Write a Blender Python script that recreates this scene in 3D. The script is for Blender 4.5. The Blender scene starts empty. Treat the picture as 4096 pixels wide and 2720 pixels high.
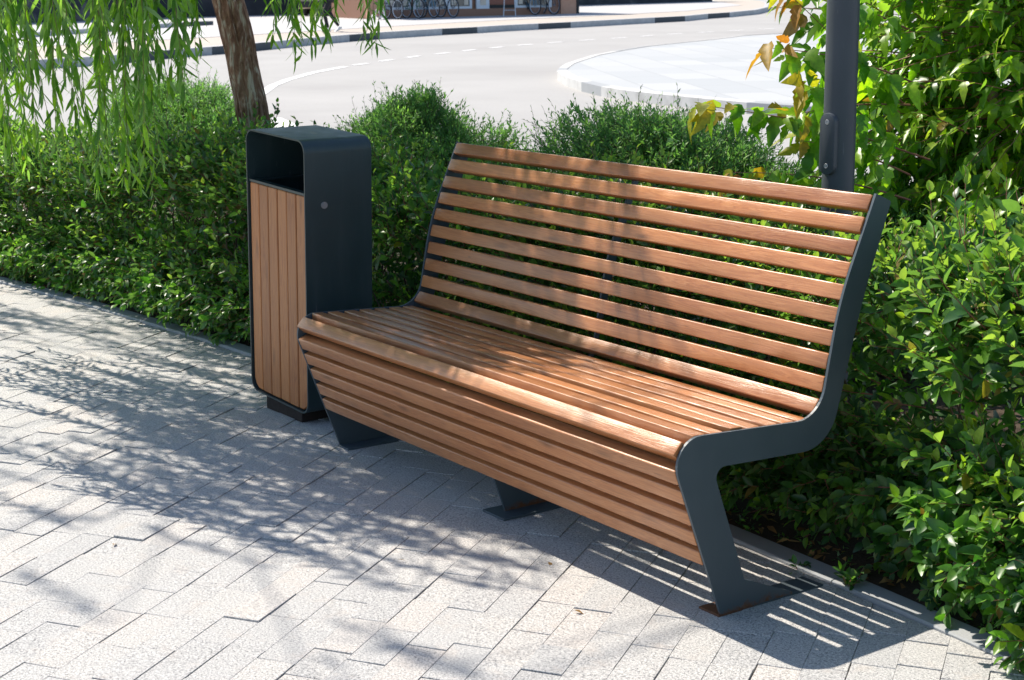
import bpy, bmesh, math, random
import numpy as np
from mathutils import Vector, Matrix, noise

random.seed(7)
rng = np.random.default_rng(11)
scn = bpy.context.scene
COL = scn.collection
R_ = math.radians

# ------------------------------------------------------------------ camera
cam_d = bpy.data.cameras.new("camera")
cam = bpy.data.objects.new("camera", cam_d)
COL.objects.link(cam)
CAM = Vector((4.9145, -2.6529, 1.5648))
CR = Vector((0.5709, 0.8210, -0.0112)); CU = Vector((-0.1658, 0.1287, 0.9777)); CW = Vector((-0.8041, 0.5563, -0.2096))
cam.matrix_world = Matrix(((CR.x, CU.x, -CW.x, CAM.x), (CR.y, CU.y, -CW.y, CAM.y), (CR.z, CU.z, -CW.z, CAM.z), (0, 0, 0, 1)))
cam_d.sensor_width = 36.0
cam_d.lens = 6515.8 / 4096.0 * 36.0
cam_d.clip_start = 0.1
cam_d.clip_end = 2000
cam_d.dof.use_dof = True
cam_d.dof.focus_distance = 5.0
cam_d.dof.aperture_fstop = 13.0
scn.camera = cam

# ------------------------------------------------------------------ sky, sun, exposure
SUN_DIR = Vector((-0.80, -0.19, 1.0)).normalized()          # towards the sun
sun_el = math.asin(SUN_DIR.z)
world = bpy.data.worlds.new("World"); scn.world = world
world.use_nodes = True
wn = world.node_tree; wn.nodes.clear()
sky = wn.nodes.new("ShaderNodeTexSky"); sky.sky_type = 'NISHITA'; sky.sun_disc = False
sky.sun_elevation = sun_el
sky.sun_rotation = math.atan2(SUN_DIR.x, SUN_DIR.y)
sky.air_density = 1.0; sky.dust_density = 0.6; sky.ozone_density = 1.5
bg = wn.nodes.new("ShaderNodeBackground"); bg.inputs[1].default_value = 0.09
wo = wn.nodes.new("ShaderNodeOutputWorld")
wn.links.new(sky.outputs[0], bg.inputs[0]); wn.links.new(bg.outputs[0], wo.inputs[0])
sd = bpy.data.lights.new("sun", 'SUN'); sd.energy = 3.9; sd.angle = R_(0.53); sd.color = (1.0, 0.92, 0.80)
sun = bpy.data.objects.new("sun", sd); COL.objects.link(sun)
sun.rotation_euler = SUN_DIR.to_track_quat('Z', 'Y').to_euler()
scn.view_settings.view_transform = 'Standard'
scn.view_settings.look = 'None'
scn.view_settings.exposure = 0.97
scn.view_settings.gamma = 1.0
scn.cycles.max_bounces = 8
scn.cycles.transparent_max_bounces = 8
scn.cycles.use_denoising = True

# ------------------------------------------------------------------ materials
class NT:
    def __init__(self, name):
        self.m = bpy.data.materials.new(name); self.m.use_nodes = True
        self.t = self.m.node_tree; self.t.nodes.clear()
        self.out = self.n("ShaderNodeOutputMaterial")
    def n(self, typ, **kw):
        nd = self.t.nodes.new(typ)
        for k, v in kw.items():
            if k.startswith("i_"):
                nd.inputs[k[2:].replace("_", " ")].default_value = v
            else: setattr(nd, k, v)
        return nd
    def l(self, a, b): self.t.links.new(a, b)
    def ramp(self, fac, stops, interp='LINEAR'):
        r = self.n("ShaderNodeValToRGB"); r.color_ramp.interpolation = interp
        el = r.color_ramp.elements
        while len(el) < len(stops): el.new(0.5)
        for e, (p, c) in zip(el, stops):
            e.position = p; e.color = (*c, 1) if len(c) == 3 else c
        self.l(fac, r.inputs[0]); return r.outputs[0]
    def mix(self, fac, a, b, mode='MIX'):
        x = self.n("ShaderNodeMix", data_type='RGBA', blend_type=mode)
        for s, v in ((x.inputs[0], fac), (x.inputs[6], a), (x.inputs[7], b)):
            if hasattr(v, "links"): self.l(v, s)
            elif isinstance(v, (int, float)): s.default_value = v
            else: s.default_value = (*v, 1)
        return x.outputs[2]
    def math(self, op, a, b=None, c=None, clamp=False):
        x = self.n("ShaderNodeMath", operation=op); x.use_clamp = clamp
        for s, v in zip(x.inputs, (a, b, c)):
            if v is None: continue
            if hasattr(v, "links"): self.l(v, s)
            else: s.default_value = v
        return x.outputs[0]
    def coords(self, kind="Object", scale=(1, 1, 1), loc=(0, 0, 0), rot=(0, 0, 0)):
        tc = self.n("ShaderNodeTexCoord"); mp = self.n("ShaderNodeMapping")
        mp.inputs["Scale"].default_value = scale; mp.inputs["Location"].default_value = loc; mp.inputs["Rotation"].default_value = rot
        self.l(tc.outputs[kind], mp.inputs[0]); return mp.outputs[0]
    def noise(self, vec, scale, detail=4, rough=0.5, dist=0.0):
        x = self.n("ShaderNodeTexNoise"); x.inputs["Scale"].default_value = scale; x.inputs["Detail"].default_value = detail
        x.inputs["Roughness"].default_value = rough; x.inputs["Distortion"].default_value = dist
        self.l(vec, x.inputs["Vector"]); return x.outputs["Fac"]
    def bsdf(self, color, rough=0.5, spec=0.5, metal=0.0, bump=None, bstr=0.3, bdist=0.002):
        p = self.n("ShaderNodeBsdfPrincipled")
        for s, v in (("Base Color", color), ("Roughness", rough), ("Specular IOR Level", spec), ("Metallic", metal)):
            if hasattr(v, "links"): self.l(v, p.inputs[s])
            elif isinstance(v, (int, float)): p.inputs[s].default_value = v
            else: p.inputs[s].default_value = (*v, 1)
        if bump is not None:
            b = self.n("ShaderNodeBump"); b.inputs["Strength"].default_value = bstr; b.inputs["Distance"].default_value = bdist
            self.l(bump, b.inputs["Height"]); self.l(b.outputs[0], p.inputs["Normal"])
        return p
    def done(self, sh):
        self.l(sh.outputs[0], self.out.inputs[0]); return self.m

def plain(name, color, rough=0.5, spec=0.5, metal=0.0, var=0.12, scale=20):
    k = NT(name); v = k.coords()
    f = k.noise(v, scale, 4)
    c = k.mix(f, tuple(x * (1 - var) for x in color), tuple(min(1, x * (1 + var)) for x in color))
    return k.done(k.bsdf(c, rough, spec, metal))

def leaf_mat(name, c1, c2, c3, trans, tcol, rough=0.4, back=None, spec=0.5, worn=True):
    k = NT(name)
    g = k.n("ShaderNodeNewGeometry")
    col = k.ramp(g.outputs["Random Per Island"], [(0.0, c1), (0.45, c2), (0.80, c3), (0.955, tuple(min(1, x * 1.45) for x in c3)), (0.98, (0.30, 0.27, 0.045)), (0.992, (0.20, 0.12, 0.05))] if worn else [(0.0, c1), (0.5, c2), (0.85, c3), (1.0, tuple(min(1, x * 1.4) for x in c3))])
    tcd = k.n("ShaderNodeTexCoord"); nz = k.noise(tcd.outputs["Object"], 70, 3, 0.6)
    col = k.mix(1.0, col, k.ramp(nz, [(0.3, (0.72, 0.76, 0.8)), (0.7, (1.22, 1.15, 1.0))]), 'MULTIPLY')
    if back: col = k.mix(k.math('MULTIPLY', g.outputs["Backfacing"], 0.75), col, back)
    p = k.bsdf(col, rough, spec)
    tr = k.n("ShaderNodeBsdfTranslucent")
    k.l(k.mix(1.0, col, tcol, 'MULTIPLY'), tr.inputs[0])
    mx = k.n("ShaderNodeMixShader"); mx.inputs[0].default_value = trans
    k.l(p.outputs[0], mx.inputs[1]); k.l(tr.outputs[0], mx.inputs[2])
    return k.done(mx)

# wood with grain along local x (bench) ; each slat is its own object so Object Info varies it
def wood_mat(name, axis, dark, mid, light, rough=0.42):
    k = NT(name)
    oi = k.n("ShaderNodeObjectInfo")
    tc = k.n("ShaderNodeTexCoord")
    add = k.n("ShaderNodeVectorMath", operation='ADD'); k.l(tc.outputs["Object"], add.inputs[0])
    cmb = k.n("ShaderNodeCombineXYZ")
    for s, mlt in zip(cmb.inputs, (31.7, 17.3, 23.9)): k.l(k.math('MULTIPLY', oi.outputs["Random"], mlt), s)
    k.l(cmb.outputs[0], add.inputs[1])
    def mp(sc):
        m = k.n("ShaderNodeMapping"); m.inputs["Scale"].default_value = sc; k.l(add.outputs[0], m.inputs[0]); return m.outputs[0]
    st = {'x': (1.3, 26, 26), 'z': (26, 26, 1.3)}[axis]
    fine = {'x': (9, 330, 330), 'z': (330, 330, 9)}[axis]
    g1 = k.noise(mp(st), 1.6, 5, 0.55, 0.9)
    g2 = k.noise(mp(fine), 1.0, 3, 0.6)
    rings = k.math('FRACT', k.math('MULTIPLY', g1, 9.0))
    rings = k.math('SUBTRACT', 1.0, k.math('MULTIPLY', k.math('ABSOLUTE', k.math('SUBTRACT', rings, 0.5)), 2.0))
    col = k.ramp(k.math('ADD', k.math('MULTIPLY', rings, 0.42), k.math('MULTIPLY', g2, 0.58)), [(0.12, dark), (0.45, mid), (0.9, light)])
    tint = k.ramp(oi.outputs["Random"], [(0, (0.76, 0.70, 0.66)), (0.5, (1, 1, 1)), (1, (1.16, 1.12, 1.06))])
    col = k.mix(1.0, col, tint, 'MULTIPLY')
    blotch = k.noise(mp({'x': (2.2, 9, 9), 'z': (9, 9, 2.2)}[axis]), 1.0, 3)
    col = k.mix(k.math('MULTIPLY', k.math('SUBTRACT', blotch, 0.42, clamp=True), 1.3), col, light)
    # knots
    vo = k.n("ShaderNodeTexVoronoi"); vo.inputs["Scale"].default_value = 1.0
    k.l(mp({'x': (3.1, 14, 14), 'z': (14, 14, 3.1)}[axis]), vo.inputs["Vector"])
    kn = k.math('SUBTRACT', 1.0, k.math('DIVIDE', vo.outputs["Distance"], 0.17), clamp=True)
    col = k.mix(k.math('MULTIPLY', kn, 0.75), col, tuple(x * 0.33 for x in mid))
    # small cracks / worn spots
    wr = k.noise(mp({'x': (14, 120, 120), 'z': (120, 120, 14)}[axis]), 1.0, 2)
    wk = k.math('MULTIPLY', k.math('SUBTRACT', wr, 0.68, clamp=True), 5.0, clamp=True)
    col = k.mix(wk, col, tuple(x * 0.4 for x in dark))
    h = k.math('ADD', k.math('MULTIPLY', g2, 0.6), k.math('MULTIPLY', rings, 0.4))
    rg = k.math('ADD', rough - 0.08, k.math('MULTIPLY', g2, 0.2))
    p = k.bsdf(col, rg, 0.5, 0, h, 0.4, 0.0012); p.inputs['Coat Weight'].default_value = 0.32; p.inputs['Coat Roughness'].default_value = 0.28
    return k.done(p)

M = {}
M['wood'] = wood_mat("varnished_wood", 'x', (0.29, 0.105, 0.036), (0.41, 0.160, 0.056), (0.53, 0.245, 0.100), 0.33)
M['wood_v'] = wood_mat("bin_wood", 'z', (0.24, 0.076, 0.019), (0.40, 0.140, 0.036), (0.50, 0.21, 0.062), 0.55)

def metal_mat(name, col, rust=False, spec=0.45):
    k = NT(name); v = k.coords()
    f = k.noise(v, 900, 2); d = k.noise(v, 9, 4)
    c = k.mix(d, tuple(x * 0.85 for x in col), tuple(x * 1.15 for x in col))
    du = k.noise(k.coords("Object", (14, 14, 2.0)), 1.0, 5, 0.65); sc_ = k.noise(k.coords("Object", (90, 90, 12)), 1.0, 2)
    c = k.mix(k.math('MULTIPLY', k.math('SUBTRACT', du, 0.5, clamp=True), 0.45, clamp=True), c, (0.15, 0.155, 0.155))
    c = k.mix(k.math('MULTIPLY', k.math('SUBTRACT', sc_, 0.72, clamp=True), 4.0, clamp=True), c, (0.22, 0.23, 0.24))
    rg = k.math('ADD', 0.34, k.math('MULTIPLY', du, 0.28))
    if rust:
        sx = k.n("ShaderNodeSeparateXYZ"); k.l(v, sx.inputs[0])
        nn = k.noise(v, 26, 5, 0.65); nf = k.noise(v, 120, 4, 0.6)
        hgt = k.math('SUBTRACT', 0.020, sx.outputs[2])
        mask = k.math('MULTIPLY', k.math('ADD', hgt, k.math('MULTIPLY', k.math('SUBTRACT', nn, 0.5), 0.09)), 60.0, clamp=True)
        rc = k.mix(nf, (0.055, 0.022, 0.012), (0.21, 0.085, 0.035))
        c = k.mix(mask, c, rc); rg = k.math('ADD', rg, k.math('MULTIPLY', mask, 0.35))
    return k.done(k.bsdf(c, rg, spec, 0.0, f, 0.12, 0.0006))
M['steel'] = metal_mat("anthracite_steel", (0.058, 0.08, 0.097))
M['steel_rust'] = metal_mat("anthracite_steel_rusty", (0.058, 0.08, 0.097), True)
k = NT("patchy_rusty_steel"); v = k.coords(); n1 = k.noise(v, 18, 5, 0.65); n2 = k.noise(v, 120, 4)
sx = k.n("ShaderNodeSeparateXYZ"); k.l(v, sx.inputs[0])
mk = k.math('MULTIPLY', k.math('ADD', k.math('SUBTRACT', n1, 0.44), k.math('MULTIPLY', k.math('SUBTRACT', 0.1, sx.outputs[1]), 1.4)), 9.0, clamp=True)
c = k.mix(mk, (0.06, 0.08, 0.095), k.mix(n2, (0.055, 0.022, 0.012), (0.19, 0.075, 0.032)))
M['base_rust'] = k.done(k.bsdf(c, 0.6, 0.4, 0, n2, 0.3, 0.001))
M['bin_steel'] = metal_mat("dark_blue_steel", (0.015, 0.036, 0.041), False, 0.75)
M['pole'] = metal_mat("grey_pole_paint", (0.062, 0.074, 0.09))
M['black'] = plain("black_inside", (0.012, 0.016, 0.02), 0.6)
M['lock'] = plain("lock_steel", (0.30, 0.30, 0.31), 0.4, 0.5, 0.3)
M['bolt'] = plain("bolt_steel", (0.5, 0.51, 0.53), 0.35, 0.5, 0.4)
M['rustbrown'] = plain("rusty_plate", (0.035, 0.027, 0.024), 0.8, 0.2, 0, 0.5, 60)

def granite(name):
    k = NT(name); tc = k.n("ShaderNodeTexCoord"); v = tc.outputs["Object"]
    g = k.n("ShaderNodeNewGeometry")
    n1 = k.noise(v, 165, 3, 0.8); n2 = k.noise(v, 340, 2, 0.7); n3 = k.noise(v, 11, 5, 0.65); n4 = k.noise(v, 2.2, 4, 0.6)
    sp = k.ramp(k.math('ADD', k.math('MULTIPLY', n1, 0.6), k.math('MULTIPLY', n2, 0.4)), [(0.38, (0.11, 0.113, 0.12)), (0.46, (0.34, 0.34, 0.342)), (0.54, (0.545, 0.54, 0.53)), (0.66, (0.665, 0.655, 0.645))])
    tint = k.ramp(g.outputs["Random Per Island"], [(0, (0.89, 0.89, 0.895)), (0.4, (0.96, 0.955, 0.95)), (0.75, (1.0, 0.985, 0.965)), (1, (1.06, 1.01, 0.97))])
    c = k.mix(1.0, sp, tint, 'MULTIPLY')
    c = k.mix(k.math('MULTIPLY', k.math('SUBTRACT', n3, 0.55, clamp=True), 2.2, clamp=True), c, (0.47, 0.40, 0.345))
    c = k.mix(k.math('MULTIPLY', k.math('SUBTRACT', n4, 0.45, clamp=True), 1.2, clamp=True), c, (0.42, 0.42, 0.42))
    vo = k.n("ShaderNodeTexVoronoi"); vo.inputs["Scale"].default_value = 2.6; k.l(v, vo.inputs["Vector"])
    spot = k.math('MULTIPLY', k.math('SUBTRACT', 1.0, k.math('DIVIDE', k.math('ADD', vo.outputs["Distance"], k.math('MULTIPLY', n3, 0.03)), 0.062), clamp=True), 4.0, clamp=True)
    sc = k.n("ShaderNodeSeparateColor"); k.l(vo.outputs["Color"], sc.inputs[0])
    c = k.mix(k.math('MULTIPLY', k.math('MULTIPLY', spot, k.math('GREATER_THAN', sc.outputs[0], 0.62)), 0.45), c, (0.17, 0.165, 0.16))
    return k.done(k.bsdf(c, 0.75, 0.3, 0, k.math('ADD', n1, n2), 0.5, 0.002))
M['paver'] = granite("granite_paver")

def ground_mat(name, c1, c2, scale, fine, bstr=0.4, rough=0.85, patch=None):
    k = NT(name); tc = k.n("ShaderNodeTexCoord"); v = tc.outputs["Object"]
    n1 = k.noise(v, scale, 6, 0.6); n2 = k.noise(v, fine, 3, 0.6)
    c = k.mix(k.math('ADD', k.math('MULTIPLY', n1, 0.6), k.math('MULTIPLY', n2, 0.4)), c1, c2)
    if patch:
        n3 = k.noise(v, patch[1], 3, 0.5)
        c = k.mix(k.math('MULTIPLY', k.math('SUBTRACT', n3, 0.5, clamp=True), 2.0, clamp=True), c, patch[0])
    return k.done(k.bsdf(c, rough, 0.3, 0, n2, bstr, 0.004))
M['asphalt'] = ground_mat("sunbleached_asphalt", (0.29, 0.283, 0.278), (0.44, 0.432, 0.42), 0.5, 26, 0.4, 0.9, ((0.27, 0.262, 0.258), 0.22))
M['soil'] = ground_mat("dark_soil", (0.03, 0.021, 0.015), (0.11, 0.08, 0.055), 14, 90, 1.0, 0.95)
M['sand'] = ground_mat("joint_sand", (0.05, 0.045, 0.04), (0.11, 0.10, 0.09), 30, 300, 0.5, 0.95)
M['kerb_grey'] = ground_mat("grey_concrete_kerb", (0.30, 0.315, 0.33), (0.38, 0.39, 0.40), 5, 150, 0.3, 0.8)
M['beige'] = ground_mat("beige_pavement", (0.42, 0.37, 0.32), (0.50, 0.445, 0.395), 0.8, 20, 0.2)
M['palepave'] = ground_mat("pale_asphalt", (0.42, 0.42, 0.425), (0.50, 0.49, 0.49), 0.25, 20, 0.2)
k = NT("pale_slab_paving"); v = k.coords("Object", (1, 1, 1), (0, 0, 0), (0, 0, 0.5))
br = k.n("ShaderNodeTexBrick"); br.inputs["Scale"].default_value = 1.0; br.inputs["Brick Width"].default_value = 1.5; br.inputs["Row Height"].default_value = 0.75; br.inputs["Mortar Size"].default_value = 0.012; br.inputs["Bias"].default_value = 0.1
br.inputs["Color1"].default_value = (0.35, 0.37, 0.385, 1); br.inputs["Color2"].default_value = (0.44, 0.45, 0.455, 1); br.inputs["Mortar"].default_value = (0.30, 0.31, 0.32, 1); k.l(v, br.inputs["Vector"])
n1 = k.noise(v, 0.6, 5, 0.6); c = k.mix(k.math('MULTIPLY', n1, 0.5), br.outputs["Color"], (0.43, 0.435, 0.44))
M['island'] = k.done(k.bsdf(c, 0.75, 0.3))
M['linepaint'] = ground_mat("white_road_paint", (0.72, 0.72, 0.72), (0.86, 0.86, 0.86), 3, 30, 0.2, 0.7)
M['kerb_white'] = ground_mat("worn_white_kerb_paint", (0.16, 0.185, 0.21), (0.66, 0.68, 0.70), 2.6, 9, 0.3, 0.8)
M['kerb_white2'] = ground_mat("white_kerb_paint", (0.45, 0.45, 0.44), (0.66, 0.655, 0.64), 2.5, 12, 0.2, 0.8, ((0.30, 0.29, 0.28), 4.0))
M['kerb_black'] = ground_mat("worn_black_kerb_paint", (0.035, 0.045, 0.055), (0.11, 0.13, 0.15), 5, 30, 0.3, 0.8)

M['cot'] = leaf_mat("cotoneaster_leaf", (0.024, 0.080, 0.028), (0.048, 0.145, 0.033), (0.105, 0.24, 0.036), 0.44, (1.8, 2.2, 0.5), 0.37, (0.13, 0.21, 0.12), 0.65)
M['cot_new'] = leaf_mat("young_cotoneaster_leaf", (0.12, 0.26, 0.03), (0.19, 0.35, 0.035), (0.28, 0.42, 0.05), 0.5, (1.8, 1.9, 0.5), 0.34, (0.20, 0.30, 0.12), 0.55, False)
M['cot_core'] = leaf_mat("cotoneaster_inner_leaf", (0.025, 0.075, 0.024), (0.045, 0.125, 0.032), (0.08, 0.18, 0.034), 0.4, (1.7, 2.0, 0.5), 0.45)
M['spirea'] = leaf_mat("spirea_leaf", (0.075, 0.195, 0.085), (0.13, 0.30, 0.105), (0.22, 0.40, 0.115), 0.5, (1.6, 1.8, 0.7), 0.5, (0.13, 0.24, 0.13), 0.5, False)
M['willow'] = leaf_mat("willow_leaf", (0.060, 0.165, 0.018), (0.11, 0.25, 0.022), (0.20, 0.36, 0.030), 0.52, (1.8, 1.95, 0.4), 0.4, (0.18, 0.30, 0.17), 0.5, False)
M['maple'] = leaf_mat("maple_leaf", (0.055, 0.165, 0.018), (0.12, 0.28, 0.022), (0.25, 0.42, 0.028), 0.54, (2.1, 2.2, 0.4), 0.34, (0.14, 0.25, 0.10), 0.6)
M['maple_new'] = leaf_mat("young_maple_leaf", (0.15, 0.32, 0.025), (0.24, 0.42, 0.03), (0.36, 0.50, 0.04), 0.55, (1.8, 1.8, 0.45), 0.36, (0.22, 0.32, 0.10), 0.55, False)
M['maple_yellow'] = leaf_mat("maple_autumn_leaf", (0.40, 0.15, 0.05), (0.46, 0.36, 0.03), (0.34, 0.36, 0.03), 0.45, (1.6, 1.5, 0.6), 0.5)
M['samara'] = leaf_mat("maple_seed", (0.16, 0.19, 0.05), (0.26, 0.24, 0.08), (0.34, 0.22, 0.11), 0.3, (1.3, 1.3, 0.6), 0.6)
M['stem_red'] = plain("red_brown_stem", (0.24, 0.105, 0.07), 0.6)
M['stem_green'] = plain("olive_stem", (0.17, 0.15, 0.05), 0.6)
M['twig'] = plain("brown_twig", (0.10, 0.065, 0.04), 0.7)
M['berry'] = plain("unripe_berry", (0.26, 0.20, 0.06), 0.45)
M['dryleaf'] = leaf_mat("dry_leaf", (0.20, 0.09, 0.03), (0.28, 0.15, 0.05), (0.33, 0.22, 0.08), 0.2, (1, 1, 1), 0.7)

def bark():
    k = NT("willow_bark"); v = k.coords("Object", (20, 20, 4.5)); v2 = k.coords()
    n1 = k.noise(v, 1.6, 6, 0.6, 0.7); n2 = k.noise(v2, 60, 5, 0.6); n3 = k.noise(v2, 5, 4)
    c = k.ramp(n1, [(0.30, (0.07, 0.034, 0.022)), (0.44, (0.24, 0.125, 0.082)), (0.53, (0.37, 0.225, 0.16)), (0.60, (0.62, 0.52, 0.42))])
    c = k.mix(k.math('MULTIPLY', k.math('SUBTRACT', n3, 0.55, clamp=True), 3.0, clamp=True), c, (0.055, 0.035, 0.026))
    return k.done(k.bsdf(c, 0.9, 0.2, 0, k.math('ADD', n1, k.math('MULTIPLY', n2, 0.25)), 1.0, 0.03))
M['bark'] = bark()

# ------------------------------------------------------------------ object helpers
def link(name, me, mat=None, parent=None):
    o = bpy.data.objects.new(name, me); COL.objects.link(o)
    if mat is not None:
        for m_ in (mat if isinstance(mat, (list, tuple)) else [mat]): me.materials.append(m_)
    if parent is not None: o.parent = parent
    return o
def tag(o, label=None, cat=None, group=None, kind=None):
    for k_, v_ in (("label", label), ("category", cat), ("group", group), ("kind", kind)):
        if v_: o[k_] = v_
    return o
def thing(name, loc, label, cat, group=None, rz=0.0):
    o = bpy.data.objects.new(name, None); COL.objects.link(o); o.empty_display_size = 0.1
    o.location = loc; o.rotation_euler = (0, 0, rz)
    return tag(o, label, cat, group)
def struct(o): o["kind"] = "structure"; return o
def copy_tree(o, parent=None):
    c = o.copy(); COL.objects.link(c)
    if parent is not None: c.parent = parent
    for ch in [x for x in list(bpy.data.objects) if x.parent == o]: copy_tree(ch, c)
    return c

class MB:
    """collects geometry for one mesh"""
    def __init__(self): self.v = []; self.f = []; self.mi = []
    def add(self, vs, fs, mi=0):
        b = len(self.v); self.v.extend([tuple(x) for x in vs]); self.f.extend([tuple(i + b for i in q) for q in fs]); self.mi.extend([mi] * len(fs))
    def box(self, lo, hi, mi=0):
        x0, y0, z0 = lo; x1, y1, z1 = hi
        self.add([(x0, y0, z0), (x1, y0, z0), (x1, y1, z0), (x0, y1, z0), (x0, y0, z1), (x1, y0, z1), (x1, y1, z1), (x0, y1, z1)],
                 [(3, 2, 1, 0), (4, 5, 6, 7), (0, 1, 5, 4), (1, 2, 6, 5), (2, 3, 7, 6), (3, 0, 4, 7)], mi)
    def prism(self, pts, fn0, fn1, mi=0):
        """pts: 2D outline; fn0/fn1 map a 2D point to the two 3D ends"""
        n = len(pts)
        self.add([fn0(p) for p in pts] + [fn1(p) for p in pts],
                 [tuple(range(n))[::-1], tuple(range(n, 2 * n))] + [(i, (i + 1) % n, n + (i + 1) % n, n + i) for i in range(n)], mi)
    def tube(self, path, rad, seg=8, mi=0, cap=True):
        path = [Vector(p) for p in path]; n = len(path)
        if not hasattr(rad, "__len__"): rad = [rad] * n
        rings = []; prev = None
        for i, p in enumerate(path):
            d = (path[min(i + 1, n - 1)] - path[max(i - 1, 0)]).normalized()
            if prev is None:
                a = d.orthogonal().normalized()
            else:
                a = (prev - d * prev.dot(d)); a = a.normalized() if a.length > 1e-6 else d.orthogonal().normalized()
            prev = a; b = d.cross(a)
            rings.append([p + (a * math.cos(t) + b * math.sin(t)) * rad[i] for t in [2 * math.pi * j / seg for j in range(seg)]])
        vs = [v for r in rings for v in r]; fs = []
        for i in range(n - 1):
            for j in range(seg):
                fs.append((i * seg + j, i * seg + (j + 1) % seg, (i + 1) * seg + (j + 1) % seg, (i + 1) * seg + j))
        if cap: fs.append(tuple(range(seg))[::-1]); fs.append(tuple((n - 1) * seg + j for j in range(seg)))
        self.add(vs, fs, mi)
    def torus(self, c, ax, R, r, seg=40, rs=8, mi=0):
        c = Vector(c); ax = Vector(ax).normalized(); a = ax.orthogonal().normalized(); b = ax.cross(a)
        vs = []; fs = []
        for i in range(seg):
            t = 2 * math.pi * i / seg; d = a * math.cos(t) + b * math.sin(t)
            for j in range(rs):
                s = 2 * math.pi * j / rs
                vs.append(c + d * (R + r * math.cos(s)) + ax * (r * math.sin(s)))
        for i in range(seg):
            for j in range(rs):
                fs.append((i * rs + j, ((i + 1) % seg) * rs + j, ((i + 1) % seg) * rs + (j + 1) % rs, i * rs + (j + 1) % rs))
        self.add(vs, fs, mi)
    def build(self, name, mat, parent=None, smooth=None, bevel=0):
        me = bpy.data.meshes.new(name); me.from_pydata(self.v, [], self.f)
        o = link(name, me, mat, parent)
        if isinstance(mat, (list, tuple)):
            me.polygons.foreach_set("material_index", self.mi)
        if bevel or smooth:
            bm = bmesh.new(); bm.from_mesh(me)
            bmesh.ops.recalc_face_normals(bm, faces=bm.faces)
            if bevel:
                ed = [e for e in bm.edges if len(e.link_faces) == 2 and e.calc_face_angle() > 0.6]
                bmesh.ops.bevel(bm, geom=ed, offset=bevel, segments=2, profile=0.5, affect='EDGES')
            bm.to_mesh(me); bm.free()
        if smooth:
            me.polygons.foreach_set("use_smooth", [True] * len(me.polygons))
            me.set_sharp_from_angle(angle=R_(smooth))
        me.update(); return o

def fillet(poly, rad, seg=8):
    """closed 2D polygon, per corner tangent length"""
    out = []; n = len(poly)
    for i in range(n):
        p = Vector(poly[i]); t = rad[i]
        if t <= 0: out.append(tuple(p)); continue
        a = (Vector(poly[i - 1]) - p).normalized(); b = (Vector(poly[(i + 1) % n]) - p).normalized()
        p0 = p + a * t; p1 = p + b * t
        ang = a.angle(b); r = t * math.tan(ang / 2)
        c = p + (a + b).normalized() * (r / math.sin(ang / 2))
        v0 = p0 - c; v1 = p1 - c
        a0 = math.atan2(v0.y, v0.x); da = math.atan2(v1.y, v1.x) - a0
        while da > math.pi: da -= 2 * math.pi
        while da < -math.pi: da += 2 * math.pi
        for s in range(seg + 1):
            q = a0 + da * s / seg; out.append((c.x + r * math.cos(q), c.y + r * math.sin(q)))
    return out

# ------------------------------------------------------------------ terrain (flat plaza, road climbing gently far away)
G2 = Vector((CW.x, CW.y)).normalized(); L2 = Vector((CR.x, CR.y)).normalized()
def fwd(x, y): return (x - CAM.x) * G2.x + (y - CAM.y) * G2.y
def hD(D):
    t = max(0.0, D - 16.0)
    return 0.012 * t * t / 16.0 if t < 8 else 0.012 * (t - 4.0)
def gz(x, y): return hD(fwd(x, y))
def kerb_y(x): return 0.445 - 0.018 * (x - 0.3) ** 2

def sheet_strip(name, polyA, polyB, off, mat, nsub=1):
    mb = MB(); rows = []
    for a, b in zip(polyA, polyB):
        row = []
        for k_ in range(nsub + 1):
            t = k_ / nsub; x = a[0] + (b[0] - a[0]) * t; y = a[1] + (b[1] - a[1]) * t
            row.append((x, y, gz(x, y) + off))
        rows.append(row)
    for i in range(len(rows) - 1):
        for j in range(nsub):
            mb.add([rows[i][j], rows[i + 1][j], rows[i + 1][j + 1], rows[i][j + 1]], [(0, 1, 2, 3)])
    return mb.build(name, mat)

# road / ground sheet out to the horizon
mb = MB(); Ds = [-40, -10, 0, 8, 12, 16, 18, 20, 22, 24, 30, 45, 70, 110, 200, 400, 900]
for a, b in zip(Ds[:-1], Ds[1:]):
    for s0, s1 in ((-600, -80), (-80, 0), (0, 80), (80, 600)):
        q = []
        for D, s in ((a, s0), (b, s0), (b, s1), (a, s1)):
            q.append((CAM.x + G2.x * D + L2.x * s, CAM.y + G2.y * D + L2.y * s, hD(D) - 0.02))
        mb.add(q, [(0, 3, 2, 1)])
bm_o = mb.build("road", M['asphalt'], smooth=30); struct(bm_o)

# planting bed of soil between the kerb and the road
xs = [i * 0.5 - 14 for i in range(45)]
mb = MB()
for x0, x1 in zip(xs[:-1], xs[1:]):
    for t0, t1 in ((0, 0.1), (0.1, 0.4), (0.4, 1)):
        def P(x, t):
            y = max(kerb_y(x), -6) + 0.06 + 3.2 * t
            return (x, y, -0.004 + 0.03 * noise.noise(Vector((x * 1.3, y * 1.3, 0))) * (1 if 0 < t < 1 else 0) + 0.02 * (t > 0))
        mb.add([P(x0, t0), P(x1, t0), P(x1, t1), P(x0, t1)], [(0, 1, 2, 3)])
struct(mb.build("soil", M['soil'], smooth=60))

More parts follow.
